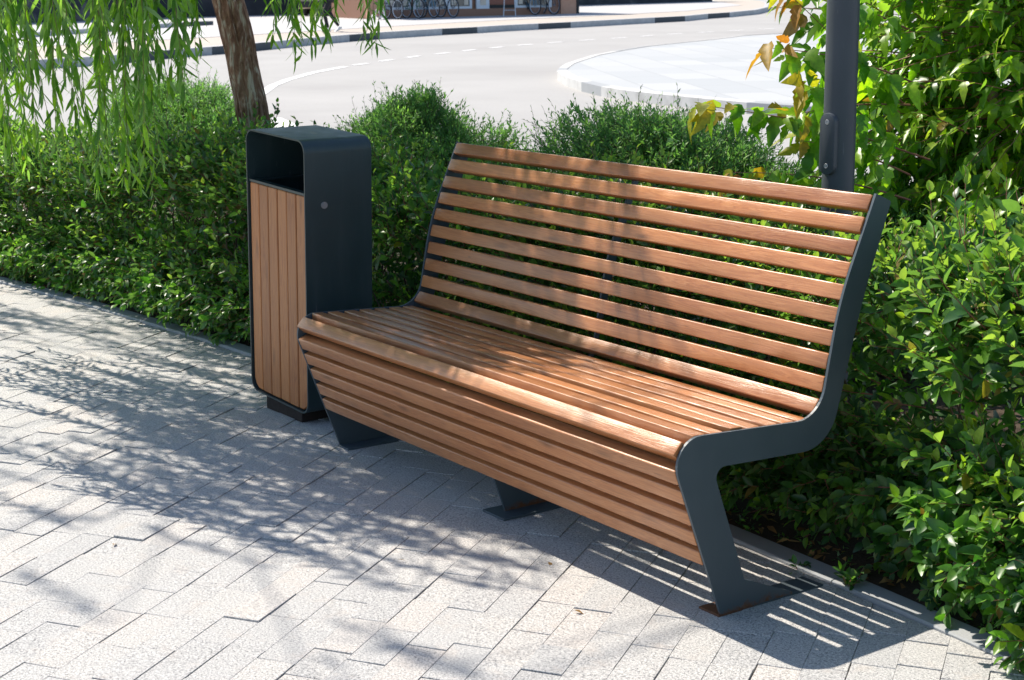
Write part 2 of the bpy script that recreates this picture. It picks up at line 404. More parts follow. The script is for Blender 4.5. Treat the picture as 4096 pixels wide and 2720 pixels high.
# edging kerb: stones about a metre long along the arc
mb = MB(); x = -9.0; yk = kerb_y
while x < 5.0:
    x1 = x + 1.0; n_ = 6
    top = 0.012 + random.uniform(-0.002, 0.003)
    sec = lambda xx, d, z: (xx, yk(xx) + d, z)
    for i in range(n_):
        a = x + (x1 - x) * i / n_ + (0.0025 if i == 0 else 0); b = x + (x1 - x) * (i + 1) / n_ - (0.0025 if i == n_ - 1 else 0)
        prof = [(0.002, -0.05), (0.002, top - 0.004), (0.006, top), (0.078, top), (0.082, top - 0.004), (0.082, -0.05)]
        vs = [sec(a, *p) for p in prof] + [sec(b, *p) for p in prof]
        fs = [(j, j + 1, 7 + j, 6 + j) for j in range(5)]
        if i == 0: fs.append((5, 4, 3, 2, 1, 0))
        if i == n_ - 1: fs.append((6, 7, 8, 9, 10, 11))
        mb.add(vs, fs)
    x = x1
struct(mb.build("kerb", M['kerb_grey'], smooth=30))

# paving: every paver a slightly uneven bevelled block, rows at 125 degrees, 10.4 cm wide
mb = MB()
TH = R_(125.5); ru = Vector((math.cos(TH), math.sin(TH))); cu = Vector((math.cos(TH - R_(92.5)), math.sin(TH - R_(92.5))))
W_ = 0.1045
def inside(x, y): return y < kerb_y(x) - 0.001 and -9 < x < 4.6 and y > -4.6
rows_n = 95
for r in range(-rows_n, rows_n):
    s = -9.0 + random.random() * 0.2
    rowj = 0.0
    while s < 9.0:
        Ln = random.choice((0.208, 0.208, 0.208, 0.156, 0.26))
        ga, gb = [random.choice((0.0002, 0.0005, 0.0010, 0.0016, 0.0023)) for _ in range(2)]; gc, gd = [random.choice((0.0001, 0.0001, 0.0002, 0.0003, 0.0008, 0.0019)) for _ in range(2)]
        c0 = ru * (s + ga) + cu * (r * W_ + gc + rowj); c1 = ru * (s + Ln - gb) + cu * (r * W_ + gc + rowj)
        c2 = ru * (s + Ln - gb) + cu * ((r + 1) * W_ - gd + rowj); c3 = ru * (s + ga) + cu * ((r + 1) * W_ - gd + rowj)
        s += Ln
        quad = [c0, c1, c2, c3]
        ins = [inside(p.x, p.y) for p in quad]
        if not any(ins): continue
        if fwd((c0.x + c2.x) / 2, (c0.y + c2.y) / 2) < 2.0: continue
        pts = [Vector((p.x, p.y)) for p in quad]
        if not all(ins):                                            # cut along the kerb
            out = []
            for i in range(4):
                a, b = pts[i], pts[(i + 1) % 4]
                ia, ib = inside(a.x, a.y), inside(b.x, b.y)
                if ia: out.append(a)
                if ia != ib:
                    lo, hi = (a, b) if ia else (b, a)
                    for _ in range(14):
                        m = (lo + hi) / 2
                        if inside(m.x, m.y): lo = m
                        else: hi = m
                    out.append(lo)
            pts = out
            if len(pts) < 3: continue
        n_ = len(pts); ctr = sum(pts, Vector((0, 0))) / n_
        z0 = random.gauss(0, 0.0011) + (random.gauss(0, 0.0014) if random.random() < 0.1 else 0); tx = random.gauss(0, 0.007); ty = random.gauss(0, 0.007)
        def zz(p): return z0 + (p.x - ctr.x) * tx + (p.y - ctr.y) * ty
        bot = [(p.x, p.y, -0.03) for p in pts]; mid = [(p.x, p.y, zz(p) - 0.0009) for p in pts]
        ins_p = [p + (ctr - p).normalized() * min(0.0014, (ctr - p).length * 0.3) for p in pts]
        topv = [(p.x, p.y, zz(p)) for p in ins_p]
        fs = [tuple(range(2 * n_, 3 * n_))]
        for i in range(n_):
            j = (i + 1) % n_
            fs += [(i, j, n_ + j, n_ + i), (n_ + i, n_ + j, 2 * n_ + j, 2 * n_ + i)]
        mb.add(bot + mid + topv, fs)
pv = mb.build("paving", M['paver']); struct(pv)
bm = bmesh.new(); bm.from_mesh(pv.data); bmesh.ops.recalc_face_normals(bm, faces=bm.faces); bm.to_mesh(pv.data); bm.free()
# jointing sand under the pavers
mb = MB()
for x0, x1 in zip(xs[:-1], xs[1:]):
    if x1 < -9 or x0 > 5.5: continue
    mb.add([(x0, -5, -0.010), (x1, -5, -0.010), (x1, kerb_y(x1) + 0.001, -0.010), (x0, kerb_y(x0) + 0.001, -0.010)], [(0, 1, 2, 3)])
struct(mb.build("joint_sand", M['sand']))

# ------------------------------------------------------------------ BENCH (x along its length, y to the back)
BL = 2.0
bench = thing("park_bench", (0, 0, 0), "long wooden slat bench with dark steel frame, partly in tree shade", "bench")
outer = [(0, 0.006), (-0.184, 0.496), (0.335, 0.468), (0.3957, 0.772), (0.5162, 1.0407), (0.5727, 1.0165),
         (0.479, 0.77), (0.371, 0.384), (-0.034, 0.400), (0.0787, 0.0838), (0.25, 0.012), (0.25, 0.006)]
orad = [0, 0.11, 0.082, 0.10, 0.0, 0.006, 0.10, 0.095, 0.04, 0, 0, 0]
prof_outer = fillet(outer, orad, 10)
inner = [(0.042, 0.006), (-0.122, 0.452), (0.374, 0.4255), (0.4387, 0.764), (0.5560, 1.012), (0.5700, 1.006),
         (0.479, 0.77), (0.371, 0.384), (-0.030, 0.395), (0.0787, 0.0838), (0.25, 0.012), (0.25, 0.006)]
prof_inner = fillet(inner, [0, 0.08, 0.06, 0.10, 0.0, 0.004, 0.10, 0.095, 0.03, 0, 0, 0], 10)
def plate(name, prof, x0, x1, mat):
    mb = MB(); mb.prism(prof, lambda p: (x0, p[0], p[1]), lambda p: (x1, p[0], p[1]))
    o = mb.build(name, mat, bench)
    bm = bmesh.new(); bm.from_mesh(o.data)
    bmesh.ops.recalc_face_normals(bm, faces=bm.faces)
    bm.to_mesh(o.data); bm.free()
    return o
def base_plate(parent, x0, x1, mat):
    mb = MB(); mb.box((x0, -0.006, -0.001), (x1, 0.366, 0.006)); return mb.build("base_plate", mat, parent, bevel=0.001)
f_near = plate("end_frame", prof_outer, BL - 0.008, BL, M['steel_rust'])
f_near["label"] = "end frame nearest the camera, rusty along its foot"
f_far = plate("end_frame", prof_outer, 0.0, 0.008, M['steel'])
f_mid = plate("middle_frame", prof_inner, 0.966, 0.974, M['steel_rust'])
base_plate(f_near, BL - 0.078, BL - 0.0005, M['base_rust']); base_plate(f_far, 0.0005, 0.076, M['steel']); base_plate(f_mid, 0.918, 1.036, M['steel'])

def slat(name, top, d, width=0.0415, thick=0.039, x0=0.0105, x1=BL - 0.0105, jit=0.0015, lift=(0, 0)):
    d = Vector(d).normalized(); n = Vector((d.y, -d.x)); top = Vector(top)
    w2 = width / 2; c0 = top + d * w2 - n * (thick / 2)
    r = 0.0036; cs = []
    for sx, sz, a0 in ((1, 1, 0), (-1, 1, 90), (-1, -1, 180), (1, -1, 270)):
        for q in (0, 30, 60, 90):
            a = R_(a0 + q); cs.append((sx * (w2 - r) + r * math.cos(a), sz * (thick / 2 - r) + r * math.sin(a)))
    N = 28; vs = []; fs = []; m = len(cs); sd_ = random.uniform(0, 100)
    xs_ = [x0 + random.uniform(-jit, jit) * 0.5, x1 + random.uniform(-jit, jit) * 0.6]
    st = [0, 0.002] + [k_ / (N - 3) for k_ in range(1, N - 3)] + [0.998, 1.0]
    for i, t in enumerate(st):
        x = xs_[0] + (xs_[1] - xs_[0]) * t
        sc = 0.93 if i in (0, len(st) - 1) else 1.0
        wob = 0.0012 * noise.noise(Vector((x * 1.7, sd_, 0))); wn_ = 0.0012 * noise.noise(Vector((x * 1.9, sd_, 7)))
        lf = lift[0] + (lift[1] - lift[0]) * t
        for j, (a, b) in enumerate(cs):
            er = 0.0011 * noise.noise(Vector((x * 14, sd_ + j * 3.1, 3)))
            p = c0 + d * ((a + er) * sc + wob) + n * ((b + er) * sc + wn_ + lf)
            vs.append((x, p.x, p.y))
    for i in range(len(st) - 1):
        for j in range(m):
            fs.append((i * m + j, i * m + (j + 1) % m, (i + 1) * m + (j + 1) % m, (i + 1) * m + j))
    fs.append(tuple(range(m))[::-1]); fs.append(tuple((len(st) - 1) * m + j for j in range(m)))
    mb = MB(); mb.add(vs, fs); return mb.build(name, M['wood'], bench, smooth=40)

backT = [(0.5107, 1.0387), (0.4843, 0.9825), (0.4591, 0.9242), (0.4380, 0.8685), (0.4175, 0.8122), (0.3995, 0.7538), (0.3840, 0.6945), (0.3690, 0.6356), (0.3555, 0.5759)]
for i, p in enumerate(backT):
    q = backT[min(i + 1, len(backT) - 1)]; pp = backT[max(i - 1, 0)]
    slat("back_slat", p, (q[0] - pp[0], q[1] - pp[1]))
slat("back_slat", (0.3395, 0.5195), (-0.0235, -0.031))
for i, u in enumerate((0.268, 0.2115, 0.153, 0.0925, 0.032, -0.032, -0.092)):
    z = 0.4862 - 0.054 * (u + 0.040)
    slat("seat_slat", (u + 0.040, z), (-1, 0.054), lift=(0, 0.006) if i == 4 else (0, 0), jit=0.004 if i == 4 else 0.0015)
slat("front_slat", (-0.1275, 0.4835), (-0.0253, -0.0285), width=0.042)
for p in ((-0.1515, 0.409), (-0.1315, 0.354), (-0.1102, 0.297), (-0.0895, 0.2405), (-0.0688, 0.184)):
    slat("front_slat", p, (0.371, -1.0))

# ------------------------------------------------------------------ LITTER BIN
bin_o = thing("litter_bin", (-0.5025, 0.02, 0), "tall dark steel litter bin with upright wooden slats on its front, between hedge and bench", "litter bin")
bin_o.rotation_euler = (0, R_(2.6), R_(1.5))
BW, BD, B0, B1 = 0.445, 0.277, 0.055, 1.066
def rrect(x0, z0, x1, z1, r, seg=8): return fillet([(x0, z0), (x1, z0), (x1, z1), (x0, z1)], [r] * 4, seg)
o_ = rrect(-BW / 2, B0, BW / 2, B1, 0.048); i_ = rrect(-BW / 2 + 0.006, B0 + 0.006, BW / 2 - 0.006, B1 - 0.006, 0.042)
mb = MB(); n_ = len(o_)
vs = [(p[0], 0, p[1]) for p in o_] + [(p[0], 0, p[1]) for p in i_] + [(p[0], BD, p[1]) for p in o_] + [(p[0], BD, p[1]) for p in i_]
fs = []
for i in range(n_):
    j = (i + 1) % n_
    fs += [(i, j, n_ + j, n_ + i), (2 * n_ + j, 2 * n_ + i, 3 * n_ + i, 3 * n_ + j), (j, i, 2 * n_ + i, 2 * n_ + j), (n_ + i, n_ + j, 3 * n_ + j, 3 * n_ + i)]
mb.add(vs, fs); mb.build("shell", M['bin_steel'], bin_o, smooth=35)
mb = MB(); bp = rrect(-BW / 2 + 0.0065, B0 + 0.0065, BW / 2 - 0.0065, B1 - 0.0065, 0.041)
mb.prism(bp, lambda p: (p[0], BD - 0.012, p[1]), lambda p: (p[0], BD - 0.003, p[1])); mb.build("back_panel", M['bin_steel'], bin_o)
mb = MB()                                                            # liner rim and dark hole
zr = 0.868
mb.box((-BW / 2 + 0.008, 0.006, zr), (BW / 2 - 0.008, 0.034, zr + 0.009)); mb.box((-BW / 2 + 0.008, BD - 0.045, zr), (BW / 2 - 0.008, BD - 0.014, zr + 0.009))
mb.box((-BW / 2 + 0.008, 0.034, zr), (-BW / 2 + 0.03, BD - 0.045, zr + 0.009)); mb.box((BW / 2 - 0.03, 0.034, zr), (BW / 2 - 0.008, BD - 0.045, zr + 0.009))
mb.box((-BW / 2 + 0.03, 0.0285, zr - 0.5), (BW / 2 - 0.03, 0.034, zr - 0.001)); mb.box((-BW / 2 + 0.03, BD - 0.045, zr - 0.5), (BW / 2 - 0.03, BD - 0.040, zr - 0.001))
mb.box((-BW / 2 + 0.03, 0.0345, zr - 0.5), (BW / 2 - 0.03, BD - 0.0455, zr - 0.49))
mb.build("liner", M['bin_steel'], bin_o)
sw = (BW - 0.024) / 6.0
for k_ in range(6):
    xa = -BW / 2 + 0.012 + k_ * sw + 0.0018; xb = xa + sw - 0.0036
    z_lo = B0 + 0.010 + (0.026 if k_ in (0, 5) else 0.0); mb = MB()
    pl = [(xa, zr - 0.002), (xb, zr - 0.002), (xb, z_lo + (0.0 if k_ != 5 else 0.010)), (xa, z_lo + (0.0 if k_ != 0 else 0.010))]
    if k_ == 0: pl = [(xa, zr - 0.002), (xb, zr - 0.002), (xb, B0 + 0.010), (xa + 0.035, B0 + 0.012), (xa + 0.012, B0 + 0.026), (xa, B0 + 0.05)]
    if k_ == 5: pl = [(xa, zr - 0.002), (xb, zr - 0.002), (xb, B0 + 0.05), (xb - 0.012, B0 + 0.026), (xb - 0.035, B0 + 0.012), (xa, B0 + 0.010)]
    yo = random.uniform(-0.001, 0.001)
    mb.prism(pl, lambda p: (p[0], 0.007 + yo, p[1]), lambda p: (p[0], 0.027, p[1]))
    mb.build("slat", M['wood_v'], bin_o, bevel=0.0045)
mb = MB(); mb.box((-0.139, 0.02, -0.03), (0.139, BD - 0.03, B0 - 0.001)); mb.build("plinth", M['rustbrown'], bin_o, bevel=0.002)
mb = MB()
xl = BW / 2
for (rr, a, b) in ((0.0125, 0.0, 0.005), (0.0085, 0.005, 0.0065), (0.003, 0.0065, 0.008)):
    mb.tube([(xl + a, 0.077, 0.832), (xl + b, 0.077, 0.832)], rr, 20)
mb.build("lock", M['lock'], bin_o, smooth=30)

# ------------------------------------------------------------------ LAMP POST (only its shaft shows)
LP = Vector((1.05, 1.36, 0))
lamp = thing("lamp_post", LP, "tall slate grey lamp post with an oval hatch, behind the bench", "lamp post")
mb = MB(); mb.tube([(0, 0, 0), (0, 0, 0.02), (0, 0, 4.6)], [0.055, 0.055, 0.05], 48); mb.build("pole", M['pole'], lamp, smooth=40)
cd = Vector((CAM.x - LP.x, CAM.y - LP.y)).normalized(); ca = math.atan2(cd.y, cd.x) - R_(38)
cn = Vector((math.cos(ca), math.sin(ca), 0)); cs_ = Vector((-math.sin(ca), math.cos(ca), 0))
mb = MB(); st_ = fillet([(-0.031, 0.953), (0.031, 0.953), (0.031, 1.158), (-0.031, 1.158)], [0.0308] * 4, 10)
mb.prism(st_, lambda p: cn * 0.040 + cs_ * p[0] + Vector((0, 0, p[1])), lambda p: cn * 0.066 + cs_ * p[0] + Vector((0, 0, p[1])))
cov = mb.build("hatch_cover", M['pole'], lamp, bevel=0.003, smooth=35)
for z in (1.128, 0.983):
    mb = MB(); c0 = cn * 0.0655 + Vector((0, 0, z))
    mb.torus(c0 + cn * 0.001, cn, 0.0068, 0.0013, 20, 6); mb.tube([c0, c0 + cn * 0.0012], 0.0042, 14); mb.build("screw", M['bolt'], cov)
# ------------------------------------------------------------------ foliage tools
def nrm(a): return a / (np.linalg.norm(a, axis=-1, keepdims=True) + 1e-9)
def leaf_template(pts, mid, fold, droop, cup=0.0):
    """pts: right-hand outline [(x,y)] between base and tip, mid: midrib ys (same count) -> verts, faces"""
    V = [(0, 0, 0)]; F = []
    n = len(pts)
    z = lambda y: -droop * y * y
    for y in mid: V.append((0, y, z(y)))
    V.append((0, 1, z(1)))
    Rr = []; Ll = []
    for (x, y) in pts: Rr.append(len(V)); V.append((x, y, z(y) + fold * x))
    for (x, y) in pts: Ll.append(len(V)); V.append((-x, y, z(y) + fold * x))
    m = list(range(1, n + 1)); tip = n + 1
    F.append((0, Rr[0], m[0])); F.append((0, m[0], Ll[0]))
    for i in range(n - 1):
        F.append((m[i], Rr[i], Rr[i + 1], m[i + 1])); F.append((m[i], m[i + 1], Ll[i + 1], Ll[i]))
    F.append((m[-1], Rr[-1], tip)); F.append((m[-1], tip, Ll[-1]))
    return np.array(V, float), F
T_COT = [leaf_template([(0.20, 0.18), (0.285, 0.42), (0.20, 0.74)], [0.18, 0.44, 0.74], 0.45, 0.12),
         leaf_template([(0.22, 0.22), (0.26, 0.48), (0.15, 0.78)], [0.2, 0.48, 0.78], 0.25, 0.30),
         leaf_template([(0.19, 0.2), (0.25, 0.45), (0.17, 0.75)], [0.2, 0.45, 0.75], 0.8, 0.05)]
T_COTS = [leaf_template([(0.25, 0.4)], [0.42], 0.4, 0.15), leaf_template([(0.23, 0.45)], [0.45], 0.2, 0.35)]
T_WIL = [leaf_template([(0.055, 0.15), (0.078, 0.42), (0.05, 0.75)], [0.15, 0.42, 0.75], 0.5, 0.18),
         leaf_template([(0.06, 0.2), (0.075, 0.5), (0.045, 0.78)], [0.2, 0.5, 0.78], 0.2, -0.15)]
T_SPI = [leaf_template([(0.17, 0.45)], [0.45], 0.35, 0.1), leaf_template([(0.15, 0.5)], [0.5], 0.2, -0.1)]
T_MAP = [leaf_template([(0.14, 0.03), (0.27, 0.27), (0.15, 0.36), (0.215, 0.50), (0.15, 0.66), (0.085, 0.84)], [0.07, 0.22, 0.36, 0.50, 0.66, 0.84], 0.3, 0.30),
         leaf_template([(0.13, 0.02), (0.25, 0.32), (0.16, 0.40), (0.20, 0.52), (0.13, 0.70), (0.07, 0.86)], [0.07, 0.24, 0.40, 0.52, 0.70, 0.86], 0.55, 0.10),
         leaf_template([(0.15, 0.05), (0.28, 0.24), (0.15, 0.34), (0.22, 0.48), (0.16, 0.64), (0.08, 0.85)], [0.07, 0.2, 0.34, 0.48, 0.64, 0.85], 0.1, 0.55)]
T_SAM = [leaf_template([(0.16, 0.6)], [0.55], 0.1, 0.1)]

def leaves(name, temps, pos, axis, up, scale, mat, parent, wide=1.0):
    """one mesh of many leaf blades; pos/axis/up (N,3), scale (N,)"""
    pos = np.asarray(pos); axis = nrm(np.asarray(axis)); up = np.asarray(up)
    side = nrm(np.cross(axis, up)); nn = np.cross(side, axis)
    N = len(pos); which = rng.integers(0, len(temps), N)
    VV = []; LI = []; LS = []; base = 0; off = 0
    for t, (TV, TF) in enumerate(temps):
        ix = np.where(which == t)[0]
        if len(ix) == 0: continue
        s = np.asarray(scale)[ix][:, None, None]
        P = pos[ix][:, None, :] + s * (TV[None, :, 0:1] * wide * side[ix][:, None, :] + TV[None, :, 1:2] * axis[ix][:, None, :] + TV[None, :, 2:3] * nn[ix][:, None, :])
        VV.append(P.reshape(-1, 3))
        nv = len(TV); fl = np.array([i for f in TF for i in f]); ln = np.array([len(f) for f in TF])
        li = (fl[None, :] + (np.arange(len(ix)) * nv)[:, None] + base).reshape(-1); LI.append(li)
        LS.append(np.tile(ln, len(ix))); base += nv * len(ix)
    V = np.concatenate(VV); LI = np.concatenate(LI); LN = np.concatenate(LS)
    me = bpy.data.meshes.new(name)
    me.vertices.add(len(V)); me.vertices.foreach_set("co", V.astype(np.float32).ravel())
    me.loops.add(len(LI)); me.loops.foreach_set("vertex_index", LI.astype(np.int32))
    me.polygons.add(len(LN)); st = np.concatenate([[0], np.cumsum(LN)[:-1]])
    me.polygons.foreach_set("loop_start", st.astype(np.int32)); me.polygons.foreach_set("loop_total", LN.astype(np.int32))
    me.update(calc_edges=True)
    return link(name, me, mat, parent)
def stems(name, polys, radii, mat, parent, seg=3):
    """polys (N,K,3), radii (K,) or (N,K): thin tubes as one mesh"""
    polys = np.asarray(polys, float); N, K, _ = polys.shape
    rad = np.broadcast_to(np.asarray(radii, float), (N, K))
    d = np.empty_like(polys); d[:, 1:-1] = polys[:, 2:] - polys[:, :-2]; d[:, 0] = polys[:, 1] - polys[:, 0]; d[:, -1] = polys[:, -1] - polys[:, -2]
    d = nrm(d); ref = np.where(np.abs(d[..., 2:3]) > 0.9, np.array([1., 0, 0]), np.array([0, 0, 1.]))
    a = nrm(np.cross(d, ref)); b = np.cross(d, a)
    ang = np.arange(seg) * 2 * np.pi / seg
    V = polys[:, :, None, :] + rad[:, :, None, None] * (np.cos(ang)[None, None, :, None] * a[:, :, None, :] + np.sin(ang)[None, None, :, None] * b[:, :, None, :])
    i, j, k_ = np.meshgrid(np.arange(N), np.arange(K - 1), np.arange(seg), indexing='ij')
    idx = lambda i, j, k2: (i * K + j) * seg + (k2 % seg)
    F = np.stack([idx(i, j, k_), idx(i, j, k_ + 1), idx(i, j + 1, k_ + 1), idx(i, j + 1, k_)], -1).reshape(-1, 4)
    V = V.reshape(-1, 3)
    me = bpy.data.meshes.new(name); me.vertices.add(len(V)); me.vertices.foreach_set("co", V.astype(np.float32).ravel())
    me.loops.add(F.size); me.loops.foreach_set("vertex_index", F.astype(np.int32).ravel())
    me.polygons.add(len(F)); me.polygons.foreach_set("loop_start", (np.arange(len(F)) * 4).astype(np.int32)); me.polygons.foreach_set("loop_total", np.full(len(F), 4, np.int32))
    me.polygons.foreach_set("use_smooth", np.ones(len(F), bool))
    me.update(calc_edges=True); return link(name, me, mat, parent)

def shoots(base, dirs, length, K, bend, nl, lsize, spread, upbias=0.6, tipsmall=0.5, start=0.05):
    """curved shoots with leaves set alternately along them -> stem polylines, leaf pos, axis, up, size"""
    N = len(base); dirs = nrm(dirs); t = np.linspace(0, 1, K)[None, :, None]
    Lg = length[:, None, None]
    P = base[:, None, :] + dirs[:, None, :] * Lg * t + bend[:, None, :] * Lg * t * t
    tl = (start + (1 - start) * (np.arange(nl) + 0.5) / nl)[None, :, None] + rng.uniform(-0.3, 0.3, (N, nl, 1)) / nl
    LP_ = base[:, None, :] + dirs[:, None, :] * Lg * tl + bend[:, None, :] * Lg * tl * tl
    tan = nrm(dirs[:, None, :] + 2 * bend[:, None, :] * tl)
    ref = np.where(np.abs(tan[..., 2:3]) > 0.9, np.array([1., 0, 0]), np.array([0, 0, 1.]))
    a = nrm(np.cross(tan, ref)); b = np.cross(tan, a)
    ph = (np.arange(nl)[None, :] * 2.4 + rng.uniform(0, 6.28, (N, 1)) + rng.normal(0, 0.35, (N, nl)))[..., None]
    rad = np.cos(ph) * a + np.sin(ph) * b
    sp = np.clip(spread + rng.normal(0, 0.18, (N, nl, 1)), 0.1, 1.6) * (1.05 - 0.5 * tl)
    ax = nrm(tan * np.cos(sp) + rad * np.sin(sp))
    up = tan * 0.5 + np.array([0, 0, upbias]) + rng.normal(0, 0.28, (N, nl, 3))
    sz = lsize * rng.uniform(0.6, 1.22, (N, nl)) * (1 - tipsmall * np.clip(tl[..., 0], 0, 1) ** 2.5)
    global LAST_T; LAST_T = np.broadcast_to(tl[..., 0], (N, nl)).reshape(-1).copy()
    return P, LP_.reshape(-1, 3), ax.reshape(-1, 3), up.reshape(-1, 3), sz.reshape(-1)

# ------------------------------------------------------------------ COTONEASTER HEDGE, three stretches
def vnoise(x, y, z, s, seed):
    return np.array([noise.noise(Vector((a * s + seed, b * s, c * s))) for a, b, c in zip(x, y, z)])
def hedge(x0, x1, label, hw=0.36, top=0.84, per_m=560, lsize=0.047, berries=0, core=1000, young=0.80, topfun=None, frontfun=None, seed=0.0):
    h_ = thing("cotoneaster_hedge", ((x0 + x1) / 2, kerb_y((x0 + x1) / 2) + 0.5, 0), label, "hedge", "clipped cotoneaster hedges along the kerb")
    off = np.array(h_.location)
    def surf(n, lo=-1.25, hi=2.6, shell=(0.0, 0.12)):
        x = rng.uniform(x0, x1, n); th = rng.uniform(lo, hi, n)
        e = 0.42
        cy = np.sign(np.cos(th)) * np.abs(np.cos(th)) ** e; cz = np.sign(np.sin(th)) * np.abs(np.sin(th)) ** e
        ny = np.sign(np.cos(th)) * np.abs(np.cos(th)) ** (2 - e); nz = np.sign(np.sin(th)) * np.abs(np.sin(th)) ** (2 - e)
        bump = 0.07 * vnoise(x, cy, cz, 2.3, seed) + 0.045 * vnoise(x, cy, cz, 6.0, seed + 9)
        dep = rng.uniform(shell[0], shell[1], n)
        tz = np.array([top + (topfun(v) if topfun else 0) for v in x]); fr = np.array([frontfun(v) if frontfun else 0.0 for v in x])
        zc = tz / 2 + 0.04; hh = tz / 2 - 0.04
        yc = np.array([kerb_y(v) + 0.16 + 0.36 for v in x])
        y = yc - (hw + bump + fr * (np.cos(th) > 0) - dep) * cy; z = zc + (hh + bump - dep) * cz
        N = nrm(np.stack([np.zeros(n), -ny, nz], -1))
        return np.stack([x, y, z], -1), N
    Lx = x1 - x0
    n = int(per_m * Lx)
    P, N = surf(n, shell=(0.03, 0.16))
    d = N * 0.75 + np.array([0, 0, 0.55]) + rng.normal(0, 0.33, (n, 3))
    ln = rng.uniform(0.10, 0.21, n)
    bend = np.array([0, 0, 0.12]) + rng.normal(0, 0.12, (n, 3))
    S, lp, la, lu, ls = shoots(P, d, ln, 4, bend, 10, lsize, 0.95); t1 = LAST_T
    # long new shoots standing proud of the top
    n2 = int(16 * Lx); P2, N2 = surf(n2, 0.9, 2.3, (0.02, 0.1))
    d2 = N2 * 0.4 + np.array([0, 0, 1.0]) + rng.normal(0, 0.25, (n2, 3))
    S2, lp2, la2, lu2, ls2 = shoots(P2, d2, rng.uniform(0.10, 0.19, n2), 4, rng.normal(0, 0.12, (n2, 3)), 12, lsize * 0.85, 0.8, tipsmall=0.65); t2 = LAST_T
    n3 = int(270 * Lx); P3, N3 = surf(n3, -1.25, -0.15, (-0.01, 0.10)); P3[:, 2] = np.maximum(P3[:, 2] - 0.03, 0.05); P3[:, 1] -= np.where(P3[:, 2] < 0.4, 0.055, 0.0)
    d3 = N3 * np.array([1, 1, 0.3]) * 0.8 + np.array([0, -0.2, 0.12]) + rng.normal(0, 0.4, (n3, 3))
    S3, lp3, la3, lu3, ls3 = shoots(P3, d3, rng.uniform(0.08, 0.16, n3), 4, np.array([0, 0, -0.08]) + rng.normal(0, 0.12, (n3, 3)), 9, lsize, 0.95); t3 = LAST_T
    lp3[:, 2] = np.maximum(lp3[:, 2], 0.035)
    lp2, la2, lu2, ls2, S2 = np.concatenate([lp2, lp3]), np.concatenate([la2, la3]), np.concatenate([lu2, lu3]), np.concatenate([ls2, ls3]), np.concatenate([S2, S3])
    AP, AA, AU, AS = np.concatenate([lp, lp2]), np.concatenate([la, la2]), np.concatenate([lu, lu2]), np.concatenate([ls, ls2])
    yg = np.concatenate([t1, t2, t3]) + rng.normal(0, 0.1, len(AP)) - 0.25 * (AP[:, 2] < 0.35) > young
    leaves("foliage", T_COT, AP[~yg] - off, AA[~yg], AU[~yg], AS[~yg], M['cot'], h_)
    leaves("young_leaves", T_COT, AP[yg] - off, AA[yg], AU[yg], AS[yg], M['cot_new'], h_)
    stems("twigs", np.concatenate([S, S2]) - off, [0.0024, 0.002, 0.0015, 0.0009], M['stem_red'], h_)
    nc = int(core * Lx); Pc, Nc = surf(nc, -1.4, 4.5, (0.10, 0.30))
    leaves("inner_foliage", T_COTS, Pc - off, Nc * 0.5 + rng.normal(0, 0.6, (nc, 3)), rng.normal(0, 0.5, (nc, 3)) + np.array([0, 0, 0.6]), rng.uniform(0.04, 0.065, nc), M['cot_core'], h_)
    # woody stems rising from the soil
    ns = int(9 * Lx); bx = rng.uniform(x0, x1, ns); by = np.array([kerb_y(v) for v in bx]) + 0.52 + rng.normal(0, 0.10, ns)
    t = np.linspace(0, 1, 5)[None, :, None]; B = np.stack([bx, by, np.full(ns, -0.02)], -1)[:, None, :]
    D = nrm(np.stack([rng.normal(0, 0.3, ns), rng.normal(-0.1, 0.3, ns), np.ones(ns)], -1))[:, None, :]
    stems("stems", B + D * t * 0.62 + rng.normal(0, 0.03, (ns, 5, 3)) * t - off, [0.009, 0.008, 0.006, 0.004, 0.002], M['twig'], h_, 5)
    if berries:
        mb = MB(); Pb, Nb = surf(berries, -0.9, 0.9, (-0.03, 0.03))
        for p in Pb:
            for _ in range(random.randint(3, 6)):
                c = Vector(p - off) + Vector((random.gauss(0, .009), random.gauss(0, .009), random.gauss(0, .009)))
                r_ = random.uniform(0.0032, 0.0045)
                vs = [c + Vector(v) * r_ for v in ((1, 0, 0), (-1, 0, 0), (0, 1, 0), (0, -1, 0), (0, 0, 1), (0, 0, -1))]
                mb.add(vs, [(0, 2, 4), (2, 1, 4), (1, 3, 4), (3, 0, 4), (2, 0, 5), (1, 2, 5), (3, 1, 5), (0, 3, 5)])
        mb.build("berries", M['berry'], h_, smooth=80)["kind"] = "stuff"
    return h_
hedge(-8.8, -0.55, "dark leafy clipped hedge left of the litter bin, under the hanging willow twigs", per_m=560, young=0.9, lsize=0.056, seed=1.0, top=0.755, topfun=lambda x: 0.04 * math.sin(x * 1.7) + (0.04 if x > -3 else -0.05), frontfun=lambda x: 0.05)
hedge(-0.55, 2.12, "leafy clipped hedge seen through the slats of the bench back", per_m=500, lsize=0.056, seed=5.0, top=0.78, topfun=lambda x: 0.03 * math.sin(x * 3), frontfun=lambda x: -0.055)
hedge(2.04, 3.4, "sunlit clipped hedge with upright shoots beside the near end of the bench", per_m=800, core=1300, lsize=0.066, seed=8.0, berries=45, top=0.86, topfun=lambda x: 0.04 * math.sin(x * 3 + 1), frontfun=lambda x: -0.07 + 0.17 * min(1, max(0, (x - 2.05) / 0.3)))

